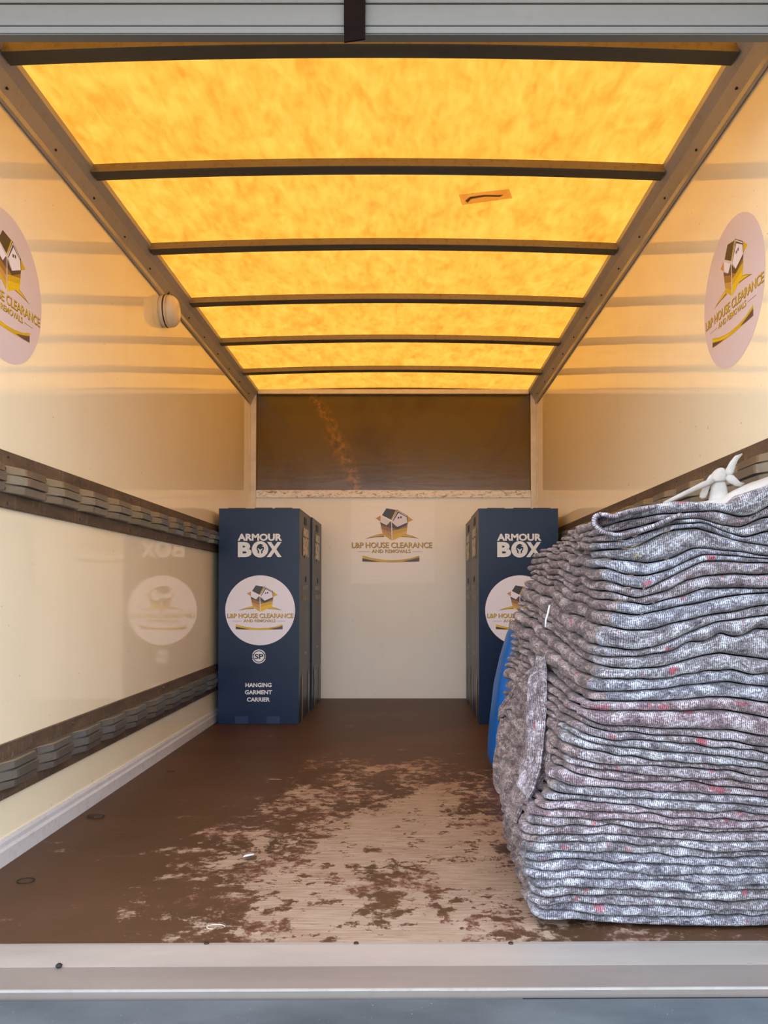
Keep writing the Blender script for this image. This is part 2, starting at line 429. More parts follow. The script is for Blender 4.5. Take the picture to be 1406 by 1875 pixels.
bm = bmesh.new()
for x in (378, 652, 935):
    p = on(x, 1727, 'z', .003)
    bmesh.ops.create_cone(bm, cap_ends=True, segments=10, radius1=.006, radius2=.005, depth=.004, matrix=Matrix.Translation(p))
for x in (16, 212, 310, 432):
    pass
link('screws', from_bm(bm), M_bscrew, s1, kind='stuff')
o = box('sill_core', (-1.25, yc + .002, -.16), (1.1, ya + .01, -.022), M_dark, s1)
deck = strip('tail_lift_deck', [(yc - .008, -.06), (yc - .008, -.022), (yc - .012, -.018), (yc - .95, -.018), (yc - .96, -.03), (yc - .96, -.06)], M_deck, -1.3, 1.2)
tag(deck, 'grey speckled tail lift platform in front of the aluminium sill', 'platform')
box('underside', (-1.3, yc - .95, -.09), (1.2, yc - .02, -.05), M_dark, deck)

# roller shutter bottom above the opening
YH = 1.70
zb = on(700, 62, 'y', YH).z; z1 = on(700, 46.5, 'y', YH).z; z2 = on(700, 6, 'y', YH).z
sh = empty('roller_shutter', (0, YH, zb), 'raised grey slatted shutter door rolled up over the opening', 'shutter door')
def local(o, p): o.location = -Vector(p); return o
def pbox(name, a, b, mat, par, bev=0): return local(box(name, a, b, mat, par, bev), par.location)
pbox('bottom_rail', (-1.45, YH, zb), (1.35, YH + .028, z1 - .0012), M_head, sh, .002)
pbox('rail_back', (-1.45, YH + .004, z1 - .002), (1.35, YH + .02, z1 + .002), M_dark, sh)
pbox('slat', (-1.45, YH + .001, z1 + .0006), (1.35, YH + .022, z2 - .0016), M_head, sh, .001)
zz = z2
for k in range(5):
    pbox('slat_joint', (-1.45, YH + .006, zz - .002), (1.35, YH + .018, zz + .002), M_dark, sh)
    pbox('slat', (-1.45, YH + .001, zz + .0016), (1.35, YH + .022, zz + .047), M_head, sh, .001)
    zz += .05
# guide posts on both sides of the opening
for s, x in ((-1, -1.25), (1, 1.055)):
    o = box('guide_post', (x - .1, 1.55, -.2), (x + .1 , 1.74, zz), M_alu, bev=.004)
    tag(o, 'grey shutter guide post at the %s edge of the opening' % ('left' if s < 0 else 'right'), 'post')
a = on(628, 0, 'y', YH - .012); b = on(671, 0, 'y', YH - .012); cc = on(630, 77, 'y', YH - .012); dd = on(666, 71, 'y', YH - .012)
bm = bmesh.new(); rows = []
for k in range(13):
    t = k / 12 * 1.0; 
    zt = zz - .02; L = Vector((a.x + (cc.x - a.x) * t, YH - .010 - .006 * math.sin(t * 9), zt + (cc.z - zt) * t))
    Rr = Vector((b.x + (dd.x + .003 - b.x) * t, YH - .013 - .005 * math.sin(t * 9 + .5), zt + (dd.z - zt) * t))
    rows.append([bm.verts.new(L), bm.verts.new(Rr), bm.verts.new(Rr + Vector((0, .004, 0))), bm.verts.new(L + Vector((0, .004, 0)))])
for i in range(12):
    for k in range(4): bm.faces.new((rows[i][k], rows[i][(k + 1) % 4], rows[i + 1][(k + 1) % 4], rows[i + 1][k]))
bm.faces.new(rows[0]); bm.faces.new(rows[-1])
local(link('pull_strap', from_bm(bm), M_strap, sh), sh.location)['label'] = 'dark brown webbing pull strap'

# ------------------------------------------------------------------ lashing rails
def seg_mesh(L=.246):
    """one pressed length of rail, built along +Y, wall at x=0, out = +x"""
    T = [0, .05, .13, .17, .38, .43, .955, .965, 1.0]
    H = [.004, .004, .004, .008, .034, .036, .029, .012, .004]
    prof = [(-.5, 0.0), (-.5, .55), (-.47, .75), (-.22, .80), (-.20, .55), (-.175, .55), (-.15, 1.0), (.15, 1.0), (.175, .55), (.20, .55), (.22, .80), (.47, .75), (.5, .55), (.5, 0.0)]
    W = .076; P = []
    for t, h in zip(T, H):
        P.append([(max(h * k2 * (1.0) + (0 if k2 == 0 else .0015), -.002), t * (L - .0015), z * W) for z, k2 in prof])
    me = grid_mesh(P, 'rail_segment')
    return me
seg_me = seg_mesh(); seg_me.materials.append(M_galv)
def lash(side, z0s, z1s, zs, y0, label, phase):
    xx = XL if side > 0 else XR
    e = empty('lashing_rail', (xx, y0, (z0s + z1s) / 2), label, 'rail', 'lashing rails along the side walls')
    bd = box('backing_board', (min(xx, xx + side * .012), 1.60, z0s), (max(xx, xx + side * .012), YB - .055, z1s), M_ply, e, .0015)
    bd.location = -e.location
    y = phase
    while y > 1.70: y -= .246
    bm = bmesh.new(); n = 0
    while y + .246 < YB - .07:
        o = bpy.data.objects.new('rail_segment', seg_me); COL.objects.link(o); o.parent = e
        o.location = Vector((xx + side * .0125, y, zs)) - e.location
        if side < 0: o.scale = (-1, 1, 1)
        for zo in (-.027, .027):
            mt = Matrix.Translation(Vector((xx + side * .0185, y + .018, zs + zo)) - e.location) @ Matrix.Rotation(R(90), 4, 'Y')
            bmesh.ops.create_cone(bm, cap_ends=True, segments=8, radius1=.0045, radius2=.0045, depth=.008, matrix=mt)
        for zo in (z0s + .014, z1s - .014):
            if n % 2 == 0:
                mt = Matrix.Translation(Vector((xx + side * .0135, y + .05, zo)) - e.location) @ Matrix.Rotation(R(90), 4, 'Y')
                bmesh.ops.create_cone(bm, cap_ends=True, segments=8, radius1=.004, radius2=.004, depth=.006, matrix=mt)
        y += .246; n += 1
    link('screws', from_bm(bm), M_screw, e, kind='stuff')
UZ1 = on(0, 824, 'x', XL).z; UZ0 = on(0, 929, 'x', XL).z; UZS = (on(0, 853, 'x', XL).z + on(0, 901.5, 'x', XL).z) / 2
LZ1 = on(0, 1363, 'x', XL).z; LZ0 = on(0, 1464, 'x', XL).z; LZS = (on(0, 1391, 'x', XL).z + on(0, 1442, 'x', XL).z) / 2
ph = on(128.4, 930, 'x', XL).y
lash(1, UZ0, UZ1, UZS, 1.6, 'upper left galvanised lashing rail on a brown plywood strip, level with the box tops', ph)
lash(1, LZ0, LZ1, LZS, 1.6, 'lower left galvanised lashing rail on a brown plywood strip, just above the floor', ph - .04)
lash(-1, UZ0, UZ1, UZS, 1.6, 'upper right galvanised lashing rail running behind the top of the blanket stack', ph)
lash(-1, LZ0, LZ1, LZS, 1.6, 'lower right galvanised lashing rail mostly hidden behind the blanket stack', ph - .04)

# ------------------------------------------------------------------ lettering and logo
M_white = plain('print_white', rgb(226, 228, 230), .5, grain=.02)
M_stick = plain('sticker_white', rgb(230, 226, 237), .35, grain=.015)
M_gold = plain('logo_gold', rgb(206, 168, 34), .4, grain=.05)
M_yel = plain('logo_yellow', rgb(228, 190, 30), .4, grain=.05)
M_tan = plain('logo_tan', rgb(196, 142, 84), .4, grain=.05)
M_brn = plain('logo_brown', rgb(84, 62, 62), .4, grain=.05)
M_mid = plain('logo_midbrown', rgb(150, 108, 50), .4, grain=.05)
M_drk = plain('logo_dark', rgb(58, 48, 44), .4, grain=.05)
M_lblue = plain('print_grey', rgb(176, 178, 180), .5, grain=.03)
LOGO_M = [M_stick, M_gold, M_yel, M_tan, M_brn, M_mid, M_drk]

def text_mesh(txt, width, height, bold=.0, spacing=1.0, align='CENTER'):
    cu = bpy.data.curves.new('lettering', 'FONT'); cu.body = txt; cu.size = 1; cu.offset = bold
    cu.space_character = spacing; cu.align_x = 'CENTER'; cu.resolution_u = 3
    ob = bpy.data.objects.new('tmp', cu); COL.objects.link(ob)
    dg = bpy.context.evaluated_depsgraph_get(); dg.update()
    me = bpy.data.meshes.new_from_object(ob.evaluated_get(dg)); bpy.data.objects.remove(ob)
    n = len(me.vertices); co = np.empty(n * 3); me.vertices.foreach_get('co', co); co = co.reshape(-1, 3)
    lo = co.min(0); hi = co.max(0)
    co[:, 0] = (co[:, 0] - (lo[0] + hi[0]) / 2) * width / (hi[0] - lo[0]); co[:, 1] = (co[:, 1] - lo[1]) * height / (hi[1] - lo[1])
    co[:, 2] = 0
    me.vertices.foreach_set('co', co.reshape(-1)); me.materials.clear(); me.update()
    return me
def join_meshes(items, name):
    """items: (mesh, dx, dy, dz, matindex)"""
    vs_, fs, mi = [], [], []
    for me, dx, dy, dz, k in items:
        b = len(vs_)
        vs_ += [(v.co.x + dx, v.co.y + dy, v.co.z + dz) for v in me.vertices]
        for p in me.polygons: fs.append(tuple(b + i for i in p.vertices)); mi.append(k)
    out = bpy.data.meshes.new(name); out.from_pydata(vs_, [], fs); out.polygons.foreach_set('material_index', mi); return out
def logo_meshes():
    def q(x, y): return ((x - 695) / 640, (715 - y) / 640)
    S, G, Yl, T, B, Md, D = range(7)
    polys = [
        (T, [(525, 368), (450, 410), (525, 458)]), (G, [(935, 375), (1015, 435), (925, 475)]),
        (Md, [(290, 720), (360, 695), (430, 668), (550, 640), (590, 690), (450, 697)]), (Yl, [(370, 692), (430, 672), (548, 646), (570, 668), (470, 682)]),
        (Md, [(1110, 718), (1050, 697), (1000, 675), (900, 650), (815, 690), (950, 697)]), (Yl, [(1040, 696), (990, 680), (900, 656), (850, 680), (940, 686)]),
        (B, [(515, 462), (610, 512), (672, 455), (690, 470), (690, 560), (525, 505)]), (Md, [(525, 505), (690, 560), (690, 620), (540, 570)]),
        (T, [(540, 570), (690, 620), (690, 690), (550, 615)]), (G, [(550, 615), (690, 690), (690, 745), (560, 655)]),
        (D, [(695, 465), (775, 545), (935, 475), (930, 505), (775, 580), (698, 545)]), (Md, [(698, 545), (775, 580), (930, 505), (928, 545), (700, 600)]),
        (G, [(700, 600), (928, 545), (922, 600), (700, 655)]), (Yl, [(700, 655), (922, 600), (915, 650), (700, 748)]),
        (S, [(684, 440), (692, 440), (697, 748), (690, 745)]),
        (D, [(545, 362), (612, 258), (755, 282), (680, 430)]),
        (S, [(530, 372), (672, 455), (620, 515), (538, 462)]),
        (G, [(755, 282), (775, 278), (695, 436), (680, 430)]),
        (D, [(775, 278), (930, 368), (935, 478), (775, 550), (700, 440)]),
        (S, [(782, 290), (920, 372), (914, 378), (786, 302), (706, 448), (700, 442)]),
        (S, [(796, 326), (918, 392), (928, 474), (775, 540), (712, 458)]),
        (G, [(250, 972), (400, 1012), (560, 1036), (690, 1042), (830, 1036), (980, 1012), (1110, 972), (1110, 1062), (900, 1072), (690, 1078), (450, 1072), (250, 1062)]),
        (Yl, [(252, 985), (400, 1026), (560, 1046), (690, 1052), (640, 1062), (450, 1052), (252, 1004)]),
        (D, [(250, 1014), (400, 1046), (520, 1064), (400, 1066), (250, 1060)]), (B, [(1110, 1000), (1000, 1030), (850, 1062), (980, 1068), (1110, 1062)]),
        (D, [(190, 910), (365, 910), (365, 914), (190, 914)]), (D, [(1005, 910), (1160, 910), (1160, 914), (1005, 914)]),
    ]
    for cx, cy in ((795, 401), (831, 393)): polys.append((D, [(cx - 12, cy - 12), (cx + 12, cy - 15), (cx + 12, cy + 13), (cx - 12, cy + 16)]))
    vs_, fs, mi = [], [], []
    for k, (m_, pl) in enumerate(polys):
        b = len(vs_); vs_ += [(*q(*p), .0016 + .0003 * k) for p in pl]; fs.append(tuple(range(b, b + len(pl)))); mi.append(m_)
    bm = bmesh.new(); V = [bm.verts.new(v) for v in vs_]
    for f, k in zip(fs, mi): ff = bm.faces.new([V[i] for i in f]); ff.material_index = k
    bmesh.ops.triangulate(bm, faces=bm.faces[:])
    for f in bm.faces:
        f.normal_update()
        if f.normal.z < 0: f.normal_flip()
    art = bpy.data.meshes.new('artwork'); bm.to_mesh(art); bm.free()
    for m_ in LOGO_M: art.materials.append(m_)
    t1 = text_mesh('L&P HOUSE CLEARANCE', 1213 / 640, 84 / 640, .012, .96); t2 = text_mesh('AND REMOVALS', 585 / 640, 52 / 640, .015)
    x2 = (682 - 695) / 640
    let = join_meshes([(t1, .010, (715 - 861) / 640, .010, 1), (t1, 0, (715 - 855) / 640, .013, 0), (t2, x2 + .008, (715 - 935) / 640, .010, 1), (t2, x2, (715 - 931) / 640, .013, 0)], 'lettering')
    let.materials.append(M_gold); let.materials.append(M_drk)
    return art, let
ART, LET = logo_meshes()
def disc_mesh(r=1.0, seg=72, th=.0012, square=False):
    bm = bmesh.new()
    if square: add_box(bm, (-r, -r, 0), (r, r, th))
    else: bmesh.ops.create_cone(bm, cap_ends=True, segments=seg, radius1=r, radius2=r, depth=th, matrix=Matrix.Translation((0, 0, th / 2)))
    return from_bm(bm, 'sticker')
DISC = disc_mesh(1.0); DISC.materials.append(M_stick)
DISCW = disc_mesh(1.0); DISCW.materials.append(plain('wall_sticker_white', rgb(212, 196, 202), .3, grain=.015))
def frame(c, right, up, scale=1.0):
    r = Vector(right).normalized(); u = Vector(up).normalized(); n = r.cross(u)
    m = Matrix((r, u, n)).transposed().to_4x4(); m.translation = Vector(c)
    return m @ Matrix.Diagonal((scale, scale, scale * .12, 1))
def put(name, me, mtx, parent=None, mat=None):
    if mat and len(me.materials) == 0: me.materials.append(mat)
    o = bpy.data.objects.new(name, me); COL.objects.link(o)
    if parent: o.parent = parent
    o.matrix_local = mtx; return o
LZ = Matrix.Diagonal((1, 1, 1, 1))
# round stickers on the side walls
for side, nm in ((1, 'left'), (-1, 'right')):
    xx = XL if side > 0 else XR
    if side < 0:
        a = on(1292, 530, 'x', XR); b = on(1398, 530, 'x', XR); top = on(1352, 387, 'x', XR).z; bot = on(1330, 668, 'x', XR).z
    else:
        a = on(76, 550, 'x', XL); b = None; top = on(0, 410, 'x', XL).z; bot = on(30, 683, 'x', XL).z
    if side < 0: rad = .212; cy_ = (a.y + b.y) / 2; cz = CAMZ + .862; YRS, ZRS, RRS = cy_, cz, rad; print('sticker', a, b, top, bot)
    else: cy_ = a.y - .212; cz = CAMZ + .862; rad = .212; print('stickerL', a, top, bot)
    o = put('wall_sticker', DISCW, frame((xx + side * .0004, cy_, cz), (0, side, 0), (0, 0, 1), rad))
    tag(o, 'round white house and box logo sticker high on the %s wall' % nm, 'sticker', 'round logo stickers on the side walls')
    put('artwork', ART, Matrix.Translation((0, 0, .003)), o); put('lettering', LET, Matrix.Translation((0, 0, .003)), o)
# square clear sticker on the back wall
M_clear = NT('clear_vinyl'); f = M_clear.noise(M_clear.coords((.1, 9, 1)), 9, 3)
M_clear = M_clear.set(M_clear.ramp(f, [(.35, rgb(250, 247, 240)), (.65, rgb(255, 253, 250))]), .4, 0, .5)
a = on(643, 917, 'y', YB); b = on(795, 1066, 'y', YB)
sq = disc_mesh(1, square=True, th=.0012); sq.materials.append(M_clear)
hw = (b.x - a.x) / 2
o = put('wall_sticker', sq, frame(((a.x + b.x) / 2, YB - .0004, (a.z + b.z) / 2), (1, 0, 0), (0, 0, 1), hw))
tag(o, 'square translucent house and box logo sticker centred on the back wall', 'sticker')
s_ = .965 / .945; yo = Matrix.Translation((-.02, .07, .004)) @ Matrix.Diagonal((s_, s_, 1, 1))
put('artwork', ART, yo, o); put('lettering', LET, yo, o)

# ------------------------------------------------------------------ garment boxes
def card_mat():
    m = NT('navy_cardboard'); f = m.noise(m.coords(), 3, 5); g = m.noise(m.coords((.2, .2, 1)), 60, 3)
    m.bump(g, .06, .002)
    return m.set(m.ramp(f, [(.3, rgb(3, 26, 58)), (.7, rgb(5, 34, 70))]), .36, 0, .32)
M_card = card_mat()
M_card2 = plain('navy_tab', rgb(8, 44, 84), .4, grain=.04)
M_cardedge = plain('card_edge', rgb(60, 58, 56), .7)
T_ARM = text_mesh('ARMOUR', .257, .042, .045); T_BX = text_mesh('B', .080, .0875, .05); T_X = text_mesh('X', .087, .0875, .05)
def ring_mesh(r0, r1, seg=40, a0=0, a1=360):
    bm = bmesh.new(); A = []; 
    n = int(seg * (a1 - a0) / 360) or 1
    for i in range(n + 1):
        a = R(a0 + (a1 - a0) * i / n); A.append((bm.verts.new((math.cos(a) * r0, math.sin(a) * r0, 0)), bm.verts.new((math.cos(a) * r1, math.sin(a) * r1, 0))))
    for i in range(n): bm.faces.new((A[i][0], A[i][1], A[i + 1][1], A[i + 1][0]))
    me = bpy.data.meshes.new('ring'); bm.to_mesh(me); bm.free(); return me
def poly_mesh(polys):
    bm = bmesh.new()
    for pl in polys: bm.faces.new([bm.verts.new((x, y, 0)) for x, y in pl])
    bmesh.ops.triangulate(bm, faces=bm.faces[:])
    me = bpy.data.meshes.new('p'); bm.to_mesh(me); bm.free(); return me
def brand_mesh():
    # units metres, centred; total width .257 ; zoom crop scale: 1406px = .1m*... 14.06 px/px ; 317 px/m
    k = 1 / (14.06 * 317)
    def q(x, y): return ((x - 672) * k, (800 - y) * k)
    disc = ring_mesh(0.0005, 212 * k, 40)
    helm = [[(590, 560), (600, 520), (640, 475), (690, 455), (745, 480), (765, 510), (710, 515), (770, 535), (783, 570), (776, 610), (748, 640), (745, 690), (712, 718), (708, 640), (755, 580), (735, 575), (690, 612), (640, 575), (608, 575), (655, 635), (655, 718), (622, 690), (612, 630), (590, 600)]]
    hm = poly_mesh([[q(*p) for p in pl] for pl in helm])
    cx, cy = q(680, 598)
    ts = [(T_ARM, (675 - 672) * k, (800 - 380) * k, 0, 0), (T_BX, (285 - 672) * k, 0, 0, 0), (T_X, (1045 - 672) * k, 0, 0, 0), (disc, cx, cy, .0002, 0), (hm, 0, 0, .0006, 1)]
    me = join_meshes(ts, 'brand'); me.materials.append(M_white); me.materials.append(M_card); return me
BRAND = brand_mesh()
def sp_mesh():
    r = .0405
    ts = [(ring_mesh(.0002, r * .74), 0, 0, 0, 0), (ring_mesh(r * .86, r, 40, 20, 160), 0, 0, 0, 0), (ring_mesh(r * .86, r, 40, 200, 340), 0, 0, 0, 0), (ring_mesh(r * .88, r * .95, 40, -15, 15), 0, 0, 0, 0), (ring_mesh(r * .88, r * .95, 40, 165, 195), 0, 0, 0, 0), (text_mesh('SP', .052, .030, .03), 0, -.015, .0005, 1)]
    me = join_meshes(ts, 'emblem'); me.materials.append(M_white); me.materials.append(M_card); return me
SPM = sp_mesh()
def words_mesh():
    ts = []
    for i, (t, wd) in enumerate((('HANGING', .150), ('GARMENT', .156), ('CARRIER', .132))):
        ts.append((text_mesh(t, wd, .0245, .03), 0, -i * .0415, 0, 0))
    me = join_meshes(ts, 'lettering'); me.materials.append(M_white); return me
WORDS = words_mesh()
def side_print(sg):
    l1 = text_mesh('HANDLE WITH', .26, .030, .02); l2 = text_mesh('EXTREME CARE', .28, .030, .02); l1.materials.append(M_lblue); l2.materials.append(M_lblue)
    arrow = poly_mesh([[(-.012, -.62), (.012, -.62), (.012, -.40), (.032, -.40), (0, -.34), (-.032, -.40), (-.012, -.40)]])
    arrow.materials.append(M_lblue); up = text_mesh('THIS WAY UP', .11, .016, .01); up.materials.append(M_lblue)
    return l1, l2, arrow, up
SIDEP, SIDEP2, ARROW, WAYUP = side_print(1)
def garment_box(x0, x1, y0, y1, H, label, seed, detail=True):
    rnd = random.Random(seed)
    e = empty('garment_box', ((x0 + x1) / 2, (y0 + y1) / 2, 0), label, 'box', 'tall navy garment boxes')
    cx = (x0 + x1) / 2; cyy = (y0 + y1) / 2; hx = (x1 - x0) / 2; hy = (y1 - y0) / 2
    bm = bmesh.new(); nz = 14; nx = 5; rings = []
    # slightly bowed walls
    for k in range(nz + 1):
        z = .001 + (H - .003) * k / nz; ring = []
        bow = .0035 * math.sin(math.pi * k / nz)
        cs = [(-1, -1), (1, -1), (1, 1), (-1, 1)]
        for c in range(4):
            a = cs[c]; b = cs[(c + 1) % 4]
            for i in range(nx):
                t = i / nx; xx = (a[0] + (b[0] - a[0]) * t) * hx; yy = (a[1] + (b[1] - a[1]) * t) * hy
                bb = bow * math.sin(math.pi * t)
                nxn = (0, -1) if c == 0 else (1, 0) if c == 1 else (0, 1) if c == 2 else (-1, 0)
                if c != 0: xx += nxn[0] * bb; yy += nxn[1] * bb
                ring.append(bm.verts.new((xx, yy, z)))
        rings.append(ring)
    m_ = len(rings[0])
    for k in range(nz):
        for i in range(m_): bm.faces.new((rings[k][i], rings[k][(i + 1) % m_], rings[k + 1][(i + 1) % m_], rings[k + 1][i]))
    bm.faces.new(rings[0][::-1]); bm.faces.new(rings[-1])
    link('carton', from_bm(bm), M_card, e)
    # lid flaps and rim
    box('lid_flap', (-hx - .001, -hy - .001, H - .003), (hx + .001, -.002, H + .001), M_card, e)
    box('lid_flap', (-hx - .001, .002, H - .003), (hx + .001, hy + .001, H + .001), M_card, e)
    for fx in (-.28, .05, .3): box('lid_tab', (fx * 2 * hx - .05, -hy + .002, H + .001), (fx * 2 * hx + .05, -hy + .018, H + .004 + rnd.random() * .002), M_cardedge, e)
    # drop front: fold line, slots, side slot
    bm = bmesh.new(); zf = .315
    add_box(bm, (-hx + .002, -hy - .0028, .004), (hx - .002, -hy - .0002, zf)); link('drop_flap', from_bm(bm), M_card, e)
    for fx in (-.205, .185):
        x_ = fx * 2 * hx; box('tuck_tab', (x_ - .038, -hy - .0042, .004), (x_ + .038, -hy - .0028, .046), M_card2, e, .0006)
    bm = bmesh.new()
    bmesh.ops.create_cone(bm, cap_ends=True, segments=14, radius1=.008, radius2=.008, depth=.003, matrix=Matrix.Translation((hx - .006, -hy - .002, zf + .003)) @ Matrix.Rotation(R(90), 4, 'X'))
    link('finger_hole', from_bm(bm), M_rubber, e)
    for sg in (-1, 1):
        box('hand_slot', (sg * (hx + .004) - .002, -.012, .84 - .02), (sg * (hx + .004) + .002, .022, .84 + .015), M_rubber, e, .0015)
        box('locking_slot', (sg * (hx + .001) - .002, -.06, H - .075), (sg * (hx + .001) + .002, .05, H - .03), M_rubber, e)
        box('locking_slot', (sg * (hx + .0025) - .0015, -hy + .20, H - .28), (sg * (hx + .0025) + .0015, -hy + .206, H - .17), M_rubber, e)
    yf = -hy - .0008
    def fr(x, z, sc_=1.0, y=yf): m = frame((x, y, z), (1, 0, 0), (0, 0, 1), 1.0); return m @ Matrix.Diagonal((sc_, sc_, 1, 1))
    put('brand_lettering', BRAND, fr(.004, H - .281), e)
    st = put('logo_sticker', DISC, frame((.008, yf + .0002, H - .588), (1, 0, 0), (0, 0, 1), .2015), e)
    put('artwork', ART, Matrix.Translation((0, 0, .003)), st); put('lettering', LET, Matrix.Translation((0, 0, .003)), st)
    put('emblem', SPM, fr(.002, H - .854), e)
    put('lettering', WORDS, fr(.001, H - 1.030, y=-hy - .0034), e)
    for sg in (-1, 1):
        f1 = frame((sg * (hx + .0045), 0, H - .62), (0, sg, 0), (0, 0, 1), 1.0)
        put('side_lettering', SIDEP, f1 @ Matrix.Translation((0, .15, 0)), e)
        put('side_lettering', SIDEP2, f1 @ Matrix.Translation((0, .088, 0)), e)
        for ax in (-.15, .16): put('arrow', ARROW, f1 @ Matrix.Translation((ax, 0, 0)), e)
        put('small_lettering', WAYUP, f1 @ Matrix.Translation((0, -.24, 0)), e)
        put('side_brand_lettering', BRAND, f1 @ Matrix.Translation((0, .355, 0)) @ Matrix.Diagonal((1.0, 1.25, 1, 1)), e)
    return e
BH = CAMZ + (HORY - 931) / 317.0
garment_box(-1.088, -.622, 4.575, 5.105, BH, 'navy garment box at the left wall, front one of its pair', 1)
garment_box(-1.075, -.613, 5.125, 5.66, BH, 'navy garment box tucked behind the front left one against the back wall', 2)
garment_box(.415, .875, 4.575, 5.105, BH, 'navy garment box on the right, front one partly behind the blanket stack', 3)
garment_box(.421, .882, 5.125, 5.66, BH, 'navy garment box tucked behind the front right one against the back wall', 4)

# ------------------------------------------------------------------ lamp on left wall
pl = on(297, 570, 'x', XL)
M_lampw = plain('lamp_opal', rgb(232, 216, 188), .25, grain=.03)
e = empty('bulkhead_lamp', pl, 'round white opal lamp under the left roof rail', 'lamp')
rot = Matrix.Rotation(R(90), 4, 'Y')
put('base', lathe([(.070, 0), (.0735, .004), (.0735, .020), (.071, .023), (.0735, .026), (.0735, .032)]), rot, e, M_lampw)
put('seam_ring', lathe([(.0722, .0185), (.0745, .0195), (.0745, .0235), (.0722, .0245)]), rot, e, M_bscrew)
put('shade', lathe([(.073, .032), (.072, .045), (.066, .058), (.054, .070), (.030, .077), (.004, .079)]), rot, e, M_lampw)
put('cable', tube([(.002, .02, .135), (.018, .03, .125), (.022, .025, .095), (.014, .01, .072), (.006, .0, .06)], .0045), Matrix.Identity(4), e, M_rubber)

# ------------------------------------------------------------------ blanket stack
def knit(name, base, light, dark, red=.5, seed=0):
    m = NT(name)
    uv = m.n('ShaderNodeTexCoord').outputs['UV']
    mp = m.n('ShaderNodeMapping'); mp.inputs['Location'].default_value = (seed * 3.7, seed * 1.3, 0); m.l(uv, mp.inputs[0]); v = mp.outputs[0]
    a = m.noise(v, 22, 7, .68, .4); b = m.noise(v, 130, 3, .6)
    f = m.math('ADD', m.math('MULTIPLY', a, .62), m.math('MULTIPLY', b, .38))
    col = m.ramp(f, [(.36, dark), (.49, base), (.60, light)])
    for sc_, th, c, amt in ((13, .685 - .045 * red, rgb(176, 44, 62), .85), (17, .70, rgb(58, 88, 150), .7), (19, .72, rgb(196, 186, 84), .6), (15, .715, rgb(70, 116, 92), .6)):
        q = m.n('ShaderNodeMapping'); q.inputs['Location'].default_value = (sc_ * 1.7 + seed, seed * 2.1, 0); q.inputs['Scale'].default_value = (1.5, 1.0, 1); m.l(uv, q.inputs[0])
        k = m.ramp(m.noise(q.outputs[0], sc_, 3, .5), [(th, (0, 0, 0, 1)), (th + .04, (1, 1, 1, 1))])
        col = m.mix(m.math('MULTIPLY', m.math('MULTIPLY', k, amt), m.ramp(b, [(.4, (.3, .3, .3, 1)), (.6, (1, 1, 1, 1))])), col, c)
    # stitch rows across the fold
    sep = m.n('ShaderNodeSeparateXYZ'); m.l(v, sep.inputs[0])
    ph_ = m.math('ADD', m.math('MULTIPLY', sep.outputs[0], 2 * math.pi / .0044), m.math('MULTIPLY', m.noise(v, 30, 2), 5))
    st = m.math('MULTIPLY', m.math('ADD', m.math('SINE', ph_), 1.0), .5)
    br = m.ramp(m.noise(v, 220, 2), [(.40, (.15, .15, .15, 1)), (.55, (1, 1, 1, 1))])
    sm_ = m.math('MULTIPLY', m.ramp(st, [(.42, (0, 0, 0, 1)), (.80, (1, 1, 1, 1))]), br)
    col = m.mix(m.math('MULTIPLY', sm_, .85), col, (.028, .026, .036, 1))
    h = m.math('SUBTRACT', f, m.math('MULTIPLY', sm_, .5)); m.bump(h, .7, .004)
    m.set(col, .95, 0, .15)
    m.p.inputs['Sheen Weight'].default_value = .15
    return m.m
KN = [knit('knit_blue_grey', rgb(129, 125, 132), rgb(204, 207, 217), rgb(52, 50, 60), .4, 1),
      knit('knit_mauve', rgb(132, 118, 120), rgb(202, 196, 203), rgb(58, 48, 54), .8, 2),
      knit('knit_grey', rgb(130, 123, 126), rgb(208, 208, 215), rgb(52, 48, 54), .6, 3),
      knit('knit_rose', rgb(138, 117, 121), rgb(204, 194, 200), rgb(62, 46, 54), 1.3, 4)]
KN_SIDE = knit('knit_side_brown', rgb(120, 101, 98), rgb(186, 170, 167), rgb(56, 44, 44), .3, 5)  # browner, duller knit for the side faces and hanging ends
KD = ['blue-grey', 'mauve-grey', 'mid-grey', 'rosy grey']

YS = 1.80; YSB = 2.42
G = []
G.append(([975, 985, 1040, 1100, 1160, 1206, 1260, 1330, 1406], [1689, 1690, 1686, 1692, 1695, 1696, 1697, 1698, 1697], 10))
G.append(([950, 1040, 1100, 1160, 1206, 1260, 1330, 1406], [1533, 1530, 1529, 1532, 1537, 1541, 1544, 1540], 5))
G.append(([985, 1040, 1100, 1206, 1330, 1406], [1455, 1456, 1461, 1464, 1473, 1479], 6))
G.append(([1000, 1040, 1100, 1206, 1330, 1406], [1322, 1345, 1365, 1375, 1386, 1398], 3))
G.append(([1040, 1060, 1100, 1206, 1330, 1406], [1308, 1313, 1328, 1334, 1337, 1350], 1))
G.append(([1040, 1060, 1100, 1206, 1330, 1406], [1300, 1302, 1301, 1302, 1300, 1316], 1))
G.append(([1060, 1100, 1206, 1330, 1406], [1288, 1284, 1285, 1276, 1288], 1))
G.append(([1060, 1100, 1206, 1330, 1406], [1272, 1268, 1262, 1248, 1258], 2))
G.append(([1070, 1100, 1160, 1206, 1260, 1320, 1406], [1215, 1221, 1226, 1222, 1208, 1195, 1209], 2))
G.append(([1080, 1108, 1168, 1206, 1263, 1313, 1406], [1180, 1186, 1191, 1184, 1157, 1138, 1126], 1))
G.append(([1085, 1127, 1151, 1197, 1235, 1310, 1405], [1140, 1150, 1155, 1153, 1140, 1125, 1108], 1))
G.append(([1080, 1110, 1172, 1257, 1320, 1405], [1112, 1120, 1126, 1108, 1094, 1085], 1))
